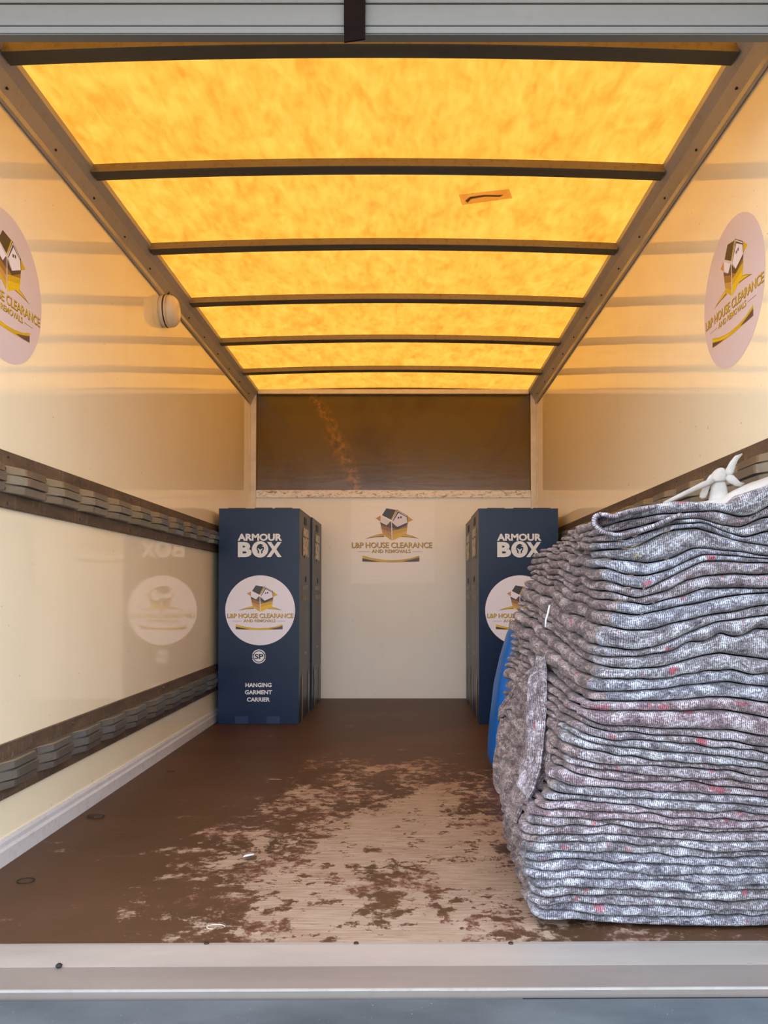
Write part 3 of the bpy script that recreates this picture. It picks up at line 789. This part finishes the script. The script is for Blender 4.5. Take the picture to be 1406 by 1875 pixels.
G.append(([1080, 1110, 1187, 1253, 1291, 1405], [1090, 1098, 1108, 1089, 1077, 1077], 1))
G.append(([1080, 1110, 1168, 1225, 1257, 1291, 1405], [1070, 1082, 1096, 1080, 1063, 1053, 1051], 1))
G.append(([1080, 1110, 1145, 1183, 1235, 1288, 1405], [1050, 1060, 1075, 1079, 1053, 1026, 1030], 1))
G.append(([1080, 1140, 1185, 1235, 1288, 1405], [1030, 1050, 1054, 1040, 1014, 1023], 1))
G.append(([1080, 1125, 1185, 1235, 1272, 1310, 1405], [1012, 1024, 1031, 1022, 1003, 1006, 1017], 1))
G.append(([1060, 1100, 1140, 1172, 1231, 1280, 1329, 1367, 1405], [1000, 1006, 1004, 998, 970, 966, 981, 992, 998], 1))
G.append(([1060, 1100, 1140, 1202, 1231, 1291, 1329, 1367, 1405], [985, 992, 990, 968, 960, 957, 972, 983, 972], 1))
G.append(([1060, 1100, 1140, 1229, 1287, 1329, 1361, 1405], [975, 980, 972, 951, 949, 961, 966, 946], 1))
G.append(([1060, 1085, 1159, 1216, 1310, 1357, 1380, 1406], [966, 966, 950, 941, 934, 946, 942, 926], 1))
TOP = ([1060, 1100, 1170, 1240, 1300, 1335, 1350, 1406], [960, 945, 926, 916, 919, 922, 906, 888])
gx = np.linspace(960, 1500, 109)
gz = []
lines = [np.interp(gx, g[0], g[1]) + (0 if k_ == 0 else 1) * np.array([2.6 * mn.noise(Vector((x * .022, k_ * 4.4, 8))) for x in gx]) for k_, g in enumerate(G)] + [np.interp(gx, *TOP)]
rolls = []   # list of px-y arrays from bottom to top
for i, g in enumerate(G):
    n = g[2]; lo, hi = lines[i], lines[i + 1]
    cuts = [0.0]
    for k in range(1, n): cuts.append(k / n)
    for k, c in enumerate(cuts):
        j = np.array([0 if k == 0 else .46 / n * mn.noise(Vector((x * .009, i * 7.3 + k * 3.1, 1.5))) + .30 / n * mn.noise(Vector((x * .028, k * 5.0, i * 3.3))) for x in gx])
        rolls.append(lo + (hi - lo) * (c + j))
rolls.append(lines[-1])
rolls = [np.convolve(np.pad(r_, 2, 'edge'), [.1, .2, .4, .2, .1], 'valid') for r_ in rolls]
for i in range(1, len(rolls)): rolls[i] = np.minimum(rolls[i], rolls[i - 1] - 5.6)
NR = len(rolls) - 1
def zfront(i, X):
    """height of boundary i above the floor where the front plane is X"""
    px = VPX + X * F / YS
    y = np.interp(px, gx, rolls[i])
    return np.array([on(VPX, yy, 'y', YS).z for yy in np.atleast_1d(y)])
z0 = zfront(0, .5)[0]
print('stack base z', z0, 'rolls', NR)
cornerX = lambda z: np.interp(z, [0, .05, .12, .2, .24, .285, .35, .46, .56, .66, .80, .90, .93, 1.0], [.292, .284, .274, .262, .282, .325, .362, .39, .432, .45, .455, .435, .43, .45])
backX = lambda z: np.interp(z, [0, .1, .25, .35, .46, .55, .63, .72, .82, .88, .93, 1.0], [.30, .29, .282, .298, .318, .322, .34, .37, .395, .405, .47, .55])
riseF = lambda z: np.interp(z, [0, .2, .3, .45, .58, .68, .8, .9, 1.0], [0, .01, .05, .10, .11, .085, .05, .02, -.01])
NSIDE, NCOR, NFR, NRT, NBK = 64, 12, 130, 8, 14
RC = .045
def ring_xy(z, off, roll):
    """closed path; returns lists of (x,y), outward normal, side fraction (0 front..1 back)"""
    xc = float(cornerX(z)); xb = float(backX(z)); xr = .922
    P = []; N = []; S = []
    # side from back to front
    dx, dy = xc - xb, (YS + RC) - YSB; L = math.hypot(dx, dy); nx, ny = dy / L, -dx / L
    if nx > 0: nx, ny = -nx, -ny
    for i in range(NSIDE):
        t = i / (NSIDE - 1); P.append((xb + dx * t, YSB + dy * t)); N.append((nx, ny)); S.append(1 - t)
    for i in range(1, NCOR):
        a = math.pi + (math.pi / 2) * i / NCOR
        P.append((xc + RC + RC * math.cos(a), YS + RC + RC * math.sin(a))); N.append((math.cos(a), math.sin(a))); S.append(0)
    for i in range(NFR):
        t = i / (NFR - 1); P.append((xc + RC + (xr - RC - xc - RC) * t, YS)); N.append((0, -1)); S.append(0)
    for i in range(1, NRT):
        t = i / NRT; P.append((xr - RC + RC * math.sin(t * math.pi / 2), YS + RC - RC * math.cos(t * math.pi / 2))); N.append((math.sin(t * math.pi / 2), -math.cos(t * math.pi / 2))); S.append(0)
    for i in range(NRT): t = i / NRT; P.append((xr, YS + RC + (YSB - YS - RC) * t)); N.append((1, 0)); S.append(t)
    for i in range(NBK): t = i / NBK; P.append((xr + (xb - xr) * t, YSB)); N.append((0, 1)); S.append(1)
    return P, N, S
PROF = [(0, -9), (-90, -.9), (-84, -.1), (-70, .42), (-48, .76), (-22, .95), (0, 1.0), (22, .95), (48, .76), (70, .42), (84, -.1), (90, -.9), (0, -9)]
def bound(i, P, S, zc_):
    zk = zfront(i, .6)[0]; xk = float(cornerX(zk))
    X = np.array([p[0] for p in P]); z = zfront(i, np.clip(X, xk, 2))
    S = np.array(S)
    zc0 = zfront(i, xk)[0]
    left = X < .7
    zs = np.where(S > 0, np.where(left, zc0, z) , z)
    sm = S * S * (3 - 2 * S)
    wig = np.array([mn.noise(Vector((p[1] * 9, zc0 * 7, 3.3))) * .014 + mn.noise(Vector((p[1] * 30, zc0 * 16, 9))) * .006 if s > 0 else 0 for p, s in zip(P, S)])
    env = np.minimum(S * 5, 1) * np.interp(zc0, [0, .1, .3, .85, 1], [0.0, .35, 1, 1, .6])
    return zs + sm * float(riseF(zc0)) + wig * env
def roll_geom(i, verts, faces, uvs, mids):
    zc_ = zfront(i, .6)[0] * .5 + zfront(i + 1, .6)[0] * .5
    P, N, S = ring_xy(zc_, 0, i)
    # use the same z key for shared boundaries
    zl = bound(i, P, S, zc_) + .0014; zh = bound(i + 1, P, S, zc_) - .0014
    n = len(P); b0 = len(verts)
    tp = .55 if i < 39 else 1.0
    arc = 0; prev = P[0]
    jit = random.uniform(-.004, .004)
    u0 = random.uniform(0, 50); kside = random.randint(-9, 10)
    cols = []
    for k in range(n):
        p = P[k]; arc += math.hypot(p[0] - prev[0], p[1] - prev[1]); prev = p
        th = max(zh[k] - zl[k], .003)
        zz_ = (zh[k] + zl[k]) / 2
        bul = min(.6 * th + .003, .020 + .008 * (i > 38))
        lf = mn.noise(Vector((arc * 4 + u0, i * .8, 0))) * (.007 if i < 36 else .016)
        side = S[k] > 0 and p[0] < .7
        if side: lf += mn.noise(Vector((arc * 14 + i * .35, zz_ * 10, 5))) * .016 + mn.noise(Vector((arc * 40, zz_ * 40, 5))) * .006
        fr = min(1, 8 * (p[0] - float(cornerX(zc_)))) if not side else 1
        col = []
        for (a, o_) in PROF:
            sa = math.sin(R(a)); dz = th / 2 * sa
            wr = mn.noise(Vector((arc * 30 + u0, sa * 1.4, i * 2.1))) * .0042 + mn.noise(Vector((arc * 90, sa * 2, i))) * .0016
            out = bul * o_ + (lf + jit) + wr * max(o_, 0) - .010 if o_ > -5 else -.032
            col.append(((p[0] + N[k][0] * out), (p[1] + N[k][1] * out), zz_ + dz, arc + u0, (a / 180.0 * math.pi) * th * .8 + i * 1.37))
        cols.append(col)
    m_ = len(PROF)
    for col in cols: verts.extend([(c[0], c[1], c[2]) for c in col])
    for k in range(n):
        k2 = (k + 1) % n
        for j in range(m_ - 1):
            faces.append((b0 + k * m_ + j, b0 + k2 * m_ + j, b0 + k2 * m_ + j + 1, b0 + k * m_ + j + 1))
            uk2 = cols[k2] if k2 else None
            if k2: uvs += [(cols[k][j][3], cols[k][j][4]), (cols[k2][j][3], cols[k2][j][4]), (cols[k2][j + 1][3], cols[k2][j + 1][4]), (cols[k][j + 1][3], cols[k][j + 1][4])]
            else: uvs += [(cols[k][j][3], cols[k][j][4]), (cols[k][j][3] + .03, cols[k][j][4]), (cols[k][j + 1][3] + .03, cols[k][j + 1][4]), (cols[k][j + 1][3], cols[k][j + 1][4])]
            mids.append(1 if k < NSIDE + kside + int(2 * mn.noise(Vector((i * 1.7, j * .9, 0)))) else 0)
    for jj, zf in (((m_ - 1, zh),) if i == NR - 1 else ()):
        c = len(verts); verts.append((.66, 2.1, float(np.mean(zf))))
        for k in range(n):
            k2 = (k + 1) % n
            f = (b0 + k * m_ + jj, c, b0 + k2 * m_ + jj) if jj == 0 else (b0 + k * m_ + jj, b0 + k2 * m_ + jj, c)
            faces.append(f); uvs += [(verts[q_][0], verts[q_][1]) for q_ in f]; mids.append(0)
pairs = []
i = 0
while i < NR:
    k = 2 if i < 38 else 1
    if NR - i < k: k = NR - i
    pairs.append((i, k)); i += k
ordw = ['lowest', 'second', 'third', 'fourth', 'fifth', 'sixth', 'seventh', 'eighth', 'ninth', 'tenth', 'eleventh', 'twelfth', 'thirteenth', 'fourteenth', 'fifteenth', 'sixteenth', 'seventeenth', 'eighteenth', 'nineteenth', 'twentieth', 'twenty-first', 'twenty-second', 'twenty-third', 'twenty-fourth', 'twenty-fifth', 'twenty-sixth', 'twenty-seventh', 'twenty-eighth']
nb = len(pairs)
pal = [0, 2, 0, 0, 2, 1, 3, 2, 3, 1, 2, 1, 3, 0, 2, 2, 0, 1, 0, 2, 0, 2, 1, 2, 1, 1, 1, 1]
for bi, (i0, k) in enumerate(pairs):
    V, Fc, UV, MI = [], [], [], []
    for j in range(k): roll_geom(i0 + j, V, Fc, UV, MI)
    me = bpy.data.meshes.new('removal_blanket'); me.from_pydata(V, [], Fc)
    ul = me.uv_layers.new(name='UVMap'); ul.data.foreach_set('uv', np.array(UV, dtype=np.float32).reshape(-1)); smooth(me)
    ci = pal[bi % len(pal)]
    me.polygons.foreach_set('material_index', MI)
    o = link('removal_blanket', me, [KN[ci], KN_SIDE])
    if bi == 0: wh = 'lowest of the stack, lying on the floor'
    elif bi == nb - 1: wh = 'topmost of the stack under the white cloth'
    elif bi > nb - 7: wh = ['', 'second', 'third', 'fourth', 'fifth', 'sixth'][nb - 1 - bi] + ' from the top of the stack'
    else: wh = ordw[bi] + ' up from the floor in the stack'
    tag(o, KD[ci] + ' removal blanket, ' + ('one thick fold' if k == 1 else 'two thin folds') + ', ' + wh, 'blanket', 'removal blankets stacked on the right')

# end of one blanket hanging down the left side
def hang(label, s0, s1, ztop, zbot, shape, mat, offs, name='removal_blanket', wd=0, c=None, shear=0):
    nu, nv = 60, 46; P = []; uvs = []
    for a in range(nu + 1):
        u = a / nu; col = []
        for b in range(nv + 1):
            v = b / nv
            zt = ztop(u); zb_ = zbot(u); z = zt + (zb_ - zt) * v
            xc = float(cornerX(z)); xb = float(backX(z))
            # pleats gather to a peak at the top
            us = u if c is None else c + (u - c) * (.12 + .88 * min(1, v * 1.25))
            s = s0 + (s1 - s0) * us - shear * v
            x = xc + (xb - xc) * s; y = YS + .02 + (YSB - YS - .02) * s
            o_ = offs + shape(u, v) * min(1, .35 + v * 3) + .010 * mn.noise(Vector((u * 7, v * 2, wd))) + .006 * mn.noise(Vector((u * 20, v * 9, 3)))
            col.append((x - o_ - .009, y, z))
        P.append(col)
    P = np.array(P); 
    me = grid_mesh(P, name)
    uv = np.array([[(a / nu * .33, b / nv * .4)] for a in range(nu + 1) for b in range(nv + 1)]).reshape(-1, 2)
    ul = me.uv_layers.new(name='UVMap'); vi = np.empty(len(me.loops), dtype=np.int32); me.loops.foreach_get('vertex_index', vi)
    ul.data.foreach_set('uv', uv[vi].astype(np.float32).reshape(-1)); smooth(me)
    o = link(name, me, mat); mod = o.modifiers.new('thick', 'SOLIDIFY'); mod.thickness = .009; mod.offset = 1
    mod2 = o.modifiers.new('sub', 'SUBSURF'); mod2.levels = mod2.render_levels = 1
    return tag(o, label, 'blanket', 'removal blankets stacked on the right')
def ridge(u, c, w_): return math.exp(-((u - c) / w_) ** 2)
hang('mauve-grey blanket strip in a rounded pleat hanging from a sharp peak', .30, .56, lambda u: .585, lambda u: .265 + .04 * u,
     lambda u, v: .034 * math.sin(math.pi * min(1, max(0, u))) ** .7 * (1 - .25 * v) + .006 * math.sin(u * 15 + v * 2), KN[1], .004, c=.8, shear=.22)
hang('brown-grey blanket corner folded outwards beside the blue bag', .52, .98, lambda u: .580 - .02 * u, lambda u: .385 - .03 * math.sin(u * 7),
     lambda u, v: .018 * max(0, u - .35) ** 1.5 * 1.6 + .014 * ridge(u, .45, .08) * v + .012 * ridge(u, .75, .06) * v - .004, KN_SIDE, .0, c=.0, wd=2)
hang('brown-grey pleated blanket end hanging low on the left side of the stack', .16, 1.0, lambda u: .40 + .02 * math.sin(u * 5), lambda u: .20 - .03 * u,
     lambda u, v: .024 * abs(math.sin(u * 8.4 + .4 * v)) ** .8 * (1 - .2 * v) - .016, KN_SIDE, .0, wd=4)

# open rolled end of the upper blanket
def curl(pxs, y0, y1, th, mat, label):
    n = len(pxs); fine = []
    for i in range(n - 1):
        for t in range(6): fine.append((pxs[i][0] + (pxs[i + 1][0] - pxs[i][0]) * t / 6, pxs[i][1] + (pxs[i + 1][1] - pxs[i][1]) * t / 6))
    fine.append(pxs[-1])
    for _ in range(4): fine = [fine[0]] + [((fine[i - 1][0] + fine[i][0] * 2 + fine[i + 1][0]) / 4, (fine[i - 1][1] + fine[i][1] * 2 + fine[i + 1][1]) / 4) for i in range(1, len(fine) - 1)] + [fine[-1]]
    P = []; arc = 0; UVv = []
    for i, (x, y) in enumerate(fine):
        p = on(x, y, 'y', YS); col = []
        if i: arc += (p - pp).length
        pp = p
        for j in range(12):
            t = j / 11; q = p + Vector((.04 * t + .003 * mn.noise(Vector((i * .4, t * 4, 2))), (y0 - YS) + (y1 - y0) * t, .012 * t * t + .003 * mn.noise(Vector((i * .5, t * 4, 7)))))
            col.append(tuple(q)); UVv.append((arc, t * (y1 - y0)))
        P.append(col)
    me = grid_mesh(P, 'removal_blanket'); ul = me.uv_layers.new(name='UVMap'); vi = np.empty(len(me.loops), dtype=np.int32); me.loops.foreach_get('vertex_index', vi)
    ul.data.foreach_set('uv', np.array(UVv, dtype=np.float32)[vi].reshape(-1)); smooth(me)
    o = link('removal_blanket', me, mat); md = o.modifiers.new('t', 'SOLIDIFY'); md.thickness = th; md.offset = 0
    md = o.modifiers.new('s', 'SUBSURF'); md.levels = md.render_levels = 1
    return tag(o, label, 'blanket', 'removal blankets stacked on the right')
curl([(1235, 944), (1205, 956), (1175, 969), (1150, 977), (1120, 983), (1094, 979), (1076, 964), (1076, 949), (1090, 944), (1106, 950), (1124, 948), (1150, 938), (1190, 930)], 1.748, 1.87, .0085, KN[1], 'grey blanket rolled into an open loop at the upper left of the stack')

# short white string on the side of the stack
p = on(1000, 1120, 'y', 2.05)
me = tube([p + Vector((.0, -.05, .018)), p + Vector((-.004, -.05, 0)), p + Vector((-.010, -.05, -.02)), p + Vector((-.011, -.05, -.038))], .0022, 6)
tag(link('string', me, M_white), 'short white thread caught on the left side of the blanket stack', 'string')

# ------------------------------------------------------------------ white tied cloth on top
def cloth_mat():
    m = NT('white_cotton'); f = m.noise(m.coords(), 9, 6, .6); g = m.noise(m.coords((1, 1, 1)), 300, 2)
    m.bump(m.math('ADD', m.noise(m.coords(), 40, 5), m.math('MULTIPLY', g, .2)), .5, .004)
    return m.set(m.ramp(f, [(.3, rgb(150, 140, 128)), (.6, rgb(192, 186, 180))]), .85, 0, .2)
M_cloth = cloth_mat()
YK = 1.93
def kp(x, y, d=0): return on(x, y, 'y', YK + d)
e = empty('tied_cloth', kp(1310, 915), 'white cotton sheet with a knotted corner lying on top of the blanket stack', 'cloth')
P = []
top = ([1255, 1290, 1320, 1340, 1370, 1406, 1450, 1492], [921, 918, 911, 899, 885, 873, 862, 858])
for a in range(41):
    px = 1255 + (1492 - 1255) * a / 40; ty = np.interp(px, *top); col = []
    for b in range(13):
        ang = b / 12 * math.pi * .5
        pt = kp(px, ty + 22 * (1 - math.cos(ang)) ** 1.0, -.05 * math.sin(ang))
        pt.z += .003 * mn.noise(Vector((px * .06, b * .6, 1))); pt.y += .006 * mn.noise(Vector((px * .04, b * .4, 4)))
        col.append(tuple(pt - e.location))
    back = [tuple(Vector(col[0]) + Vector((0, .06 * q_, -.03 * q_ * q_))) for q_ in (3, 2, 1)]
    P.append(back + col)
me = grid_mesh(P, 'sheet'); smooth(me); link('sheet', me, M_cloth, e)
def ribbon(pts, rads, flat, name):
    me = tube([kp(*p) - e.location for p in pts], rads, 12, name, flat); link(name, me, M_cloth, e)
def blob(pts_l, pts_r, th, name):
    """soft body between two px outlines"""
    rows = []; n = len(pts_l)
    for i in range(n):
        L = kp(*pts_l[i]); Rr = kp(*pts_r[i]); c = (L + Rr) / 2; hw_ = (Rr - L).length / 2; row = []
        ax = (Rr - L).normalized()
        for k in range(16):
            a = k * 2 * math.pi / 16; rr_ = 1 + .12 * mn.noise(Vector((math.cos(a) * 2, math.sin(a) * 2, i * .6)))
            row.append(tuple(c + ax * hw_ * math.cos(a) * rr_ + Vector((0, th * math.sin(a) * rr_ * min(1, hw_ / .02), 0)) - e.location))
        rows.append(row)
    bm = bmesh.new(); V = [[bm.verts.new(p) for p in r] for r in rows]
    for i in range(n - 1):
        for k in range(16): bm.faces.new((V[i][k], V[i][(k + 1) % 16], V[i + 1][(k + 1) % 16], V[i + 1][k]))
    bm.faces.new(V[0]); bm.faces.new(V[-1]); o = link(name, from_bm(bm, name, True), M_cloth, e)
    md = o.modifiers.new('sub', 'SUBSURF'); md.levels = md.render_levels = 1
blob([(1316, 856), (1306, 862), (1300, 872), (1299, 880), (1300, 886)], [(1324, 856), (1329, 861), (1331, 870), (1331, 877), (1330, 883)], .018, 'knot')
blob([(1304, 878), (1302, 888), (1300, 900), (1298, 912), (1294, 924)], [(1329, 878), (1330, 888), (1332, 898), (1334, 908), (1338, 920)], .014, 'gathered_neck')
blob([(1300, 868), (1292, 880), (1284, 896), (1277, 914)], [(1308, 866), (1304, 880), (1298, 897), (1293, 916)], .009, 'loose_fold')
ribbon([(1306, 880, -.01), (1290, 886, -.015), (1265, 898, -.02), (1240, 910, -.02), (1215, 922, -.02)], [.006, .007, .006, .005, .004], .6, 'tie_cord')
ribbon([(1331, 872, -.01), (1336, 862, -.014), (1341, 850, -.014), (1348, 839, -.01), (1359, 831, -.004)], [.009, .010, .009, .007, .0015], .5, 'tie_end')
ribbon([(1330, 873, -.012), (1338, 877, -.016), (1348, 884, -.014), (1355, 887, -.01), (1363, 885, -.004)], [.007, .011, .009, .006, .0015], .5, 'tie_end')

# ------------------------------------------------------------------ blue bag behind the blankets
M_blue = plain('blue_nylon', rgb(0, 104, 198), .35, spec=.5, grain=.10, gs=6)
yb0 = 3.22
P = []
n = 56; zs_ = np.linspace(0, 1, 22)
prof_z = [.0, .012, .05, .12, .22, .36, .48, .58, .615, .63]
left = [.385, .365, .350, .352, .362, .380, .405, .435, .455, .50]
for i in range(n):
    a = 2 * math.pi * i / n; col = []
    for z, xl in zip(prof_z, left):
        xr = .90 - (z * .06); cx = (xl + xr) / 2; hx = (xr - xl) / 2; hy = .20 - z * .10
        ca, sa = math.cos(a), math.sin(a); k = 1 / (abs(ca) ** 3.2 + abs(sa) ** 3.2) ** (1 / 3.2)
        wv = 1 + .02 * mn.noise(Vector((ca * 2, sa * 2, z * 4))) 
        col.append((cx + hx * ca * k * wv, yb0 + .2 + hy * sa * k * wv, z + .001))
    P.append(col)
me = grid_mesh(P, 'bag', True)
bm = bmesh.new(); bm.from_mesh(me); bm.verts.ensure_lookup_table(); m_ = len(prof_z)
bm.faces.new([bm.verts[i * m_] for i in range(n)][::-1]); bm.faces.new([bm.verts[i * m_ + m_ - 1] for i in range(n)])
me = from_bm(bm, 'bag', True)
e = empty('blue_bag', (.63, yb0 + .2, 0), 'bright blue nylon bag on the floor behind the blanket stack', 'bag')
o = link('body', me, M_blue, e); o.location = -e.location
me = tube([Vector((x, yb0 + .1 - .02, z)) - e.location for x, z in ((.60, .60), (.62, .66), (.67, .69), (.73, .69), (.78, .66), (.80, .60))], .008, 8)
link('handle', me, M_blue, e)

# ------------------------------------------------------------------ litter on the floor
M_leaf = plain('dead_leaf', rgb(58, 38, 24), .8)
def scrap(name, px, py, pts, h, mat, label, cat):
    c = on(px, py, 'z', 0); bm = bmesh.new(); T_ = []; B_ = []
    for x, y in pts:
        zz = h * (.5 + .5 * mn.noise(Vector((x * 60, y * 60, px))))
        T_.append(bm.verts.new((x, y, .002 + abs(zz)))); B_.append(bm.verts.new((x, y, .0004)))
    bm.faces.new(T_); bm.faces.new(B_[::-1])
    for i in range(len(pts)): j = (i + 1) % len(pts); bm.faces.new((T_[i], B_[i], B_[j], T_[j]))
    bmesh.ops.triangulate(bm, faces=[f for f in bm.faces if len(f.verts) > 4])
    o = link(name, from_bm(bm), mat); o.location = c; tag(o, label, cat)
scrap('dead_leaf', 175, 1497, [(-.028, .0), (-.02, .012), (-.008, .006), (0, .016), (.012, .008), (.026, .012), (.024, -.004), (.01, -.006), (0, -.012), (-.014, -.006)], .014, M_leaf, 'dark curled scrap of leaf on the floor near the left wall', 'leaf')
scrap('paper_scrap', 455, 1567, [(-.012, -.012), (-.006, .004), (.006, .01), (.014, .009), (.004, -.002)], .004, M_white, 'tiny white paper scrap on the worn brown floor', 'paper')
scrap('paper_scrap', 200, 1453, [(-.008, -.003), (-.004, .004), (.008, .005), (.006, -.002)], .003, M_white, 'pale crumb beside the left baseboard', 'paper')
scrap('wood_chip', 312, 1413, [(-.016, -.003), (-.01, .003), (.016, .004), (.012, -.003)], .004, M_leaf, 'thin dark wood chip on the floor in front of the left box', 'chip')
c = on(47, 1612, 'z', .002)
me = tube([c + Vector((.022 * math.cos(t * math.pi / 8), .020 * math.sin(t * math.pi / 8), 0)) for t in range(17)], .0012, 6, caps=False)
tag(link('rubber_band', me, M_rubber), 'small dark rubber band on the floor by the lower left frame edge', 'band')
c = on(395, 1697, 'z', .002)
me = tube([c + Vector((.020 * math.cos(t * math.pi / 9), .013 * math.sin(t * math.pi / 9), 0)) for t in range(14)], .0008, 6, caps=False)
tag(link('thread', me, M_post), 'pale curl of thread lying on the bare wood near the sill', 'thread')
me = lathe([(.006, 0), (.007, .003), (.004, .006)], 12); c = on(108, 1770, 'z', -.002)
tag(link('plug', me, M_rubber, loc=c), 'small black rubber plug on the sill at the left', 'plug')
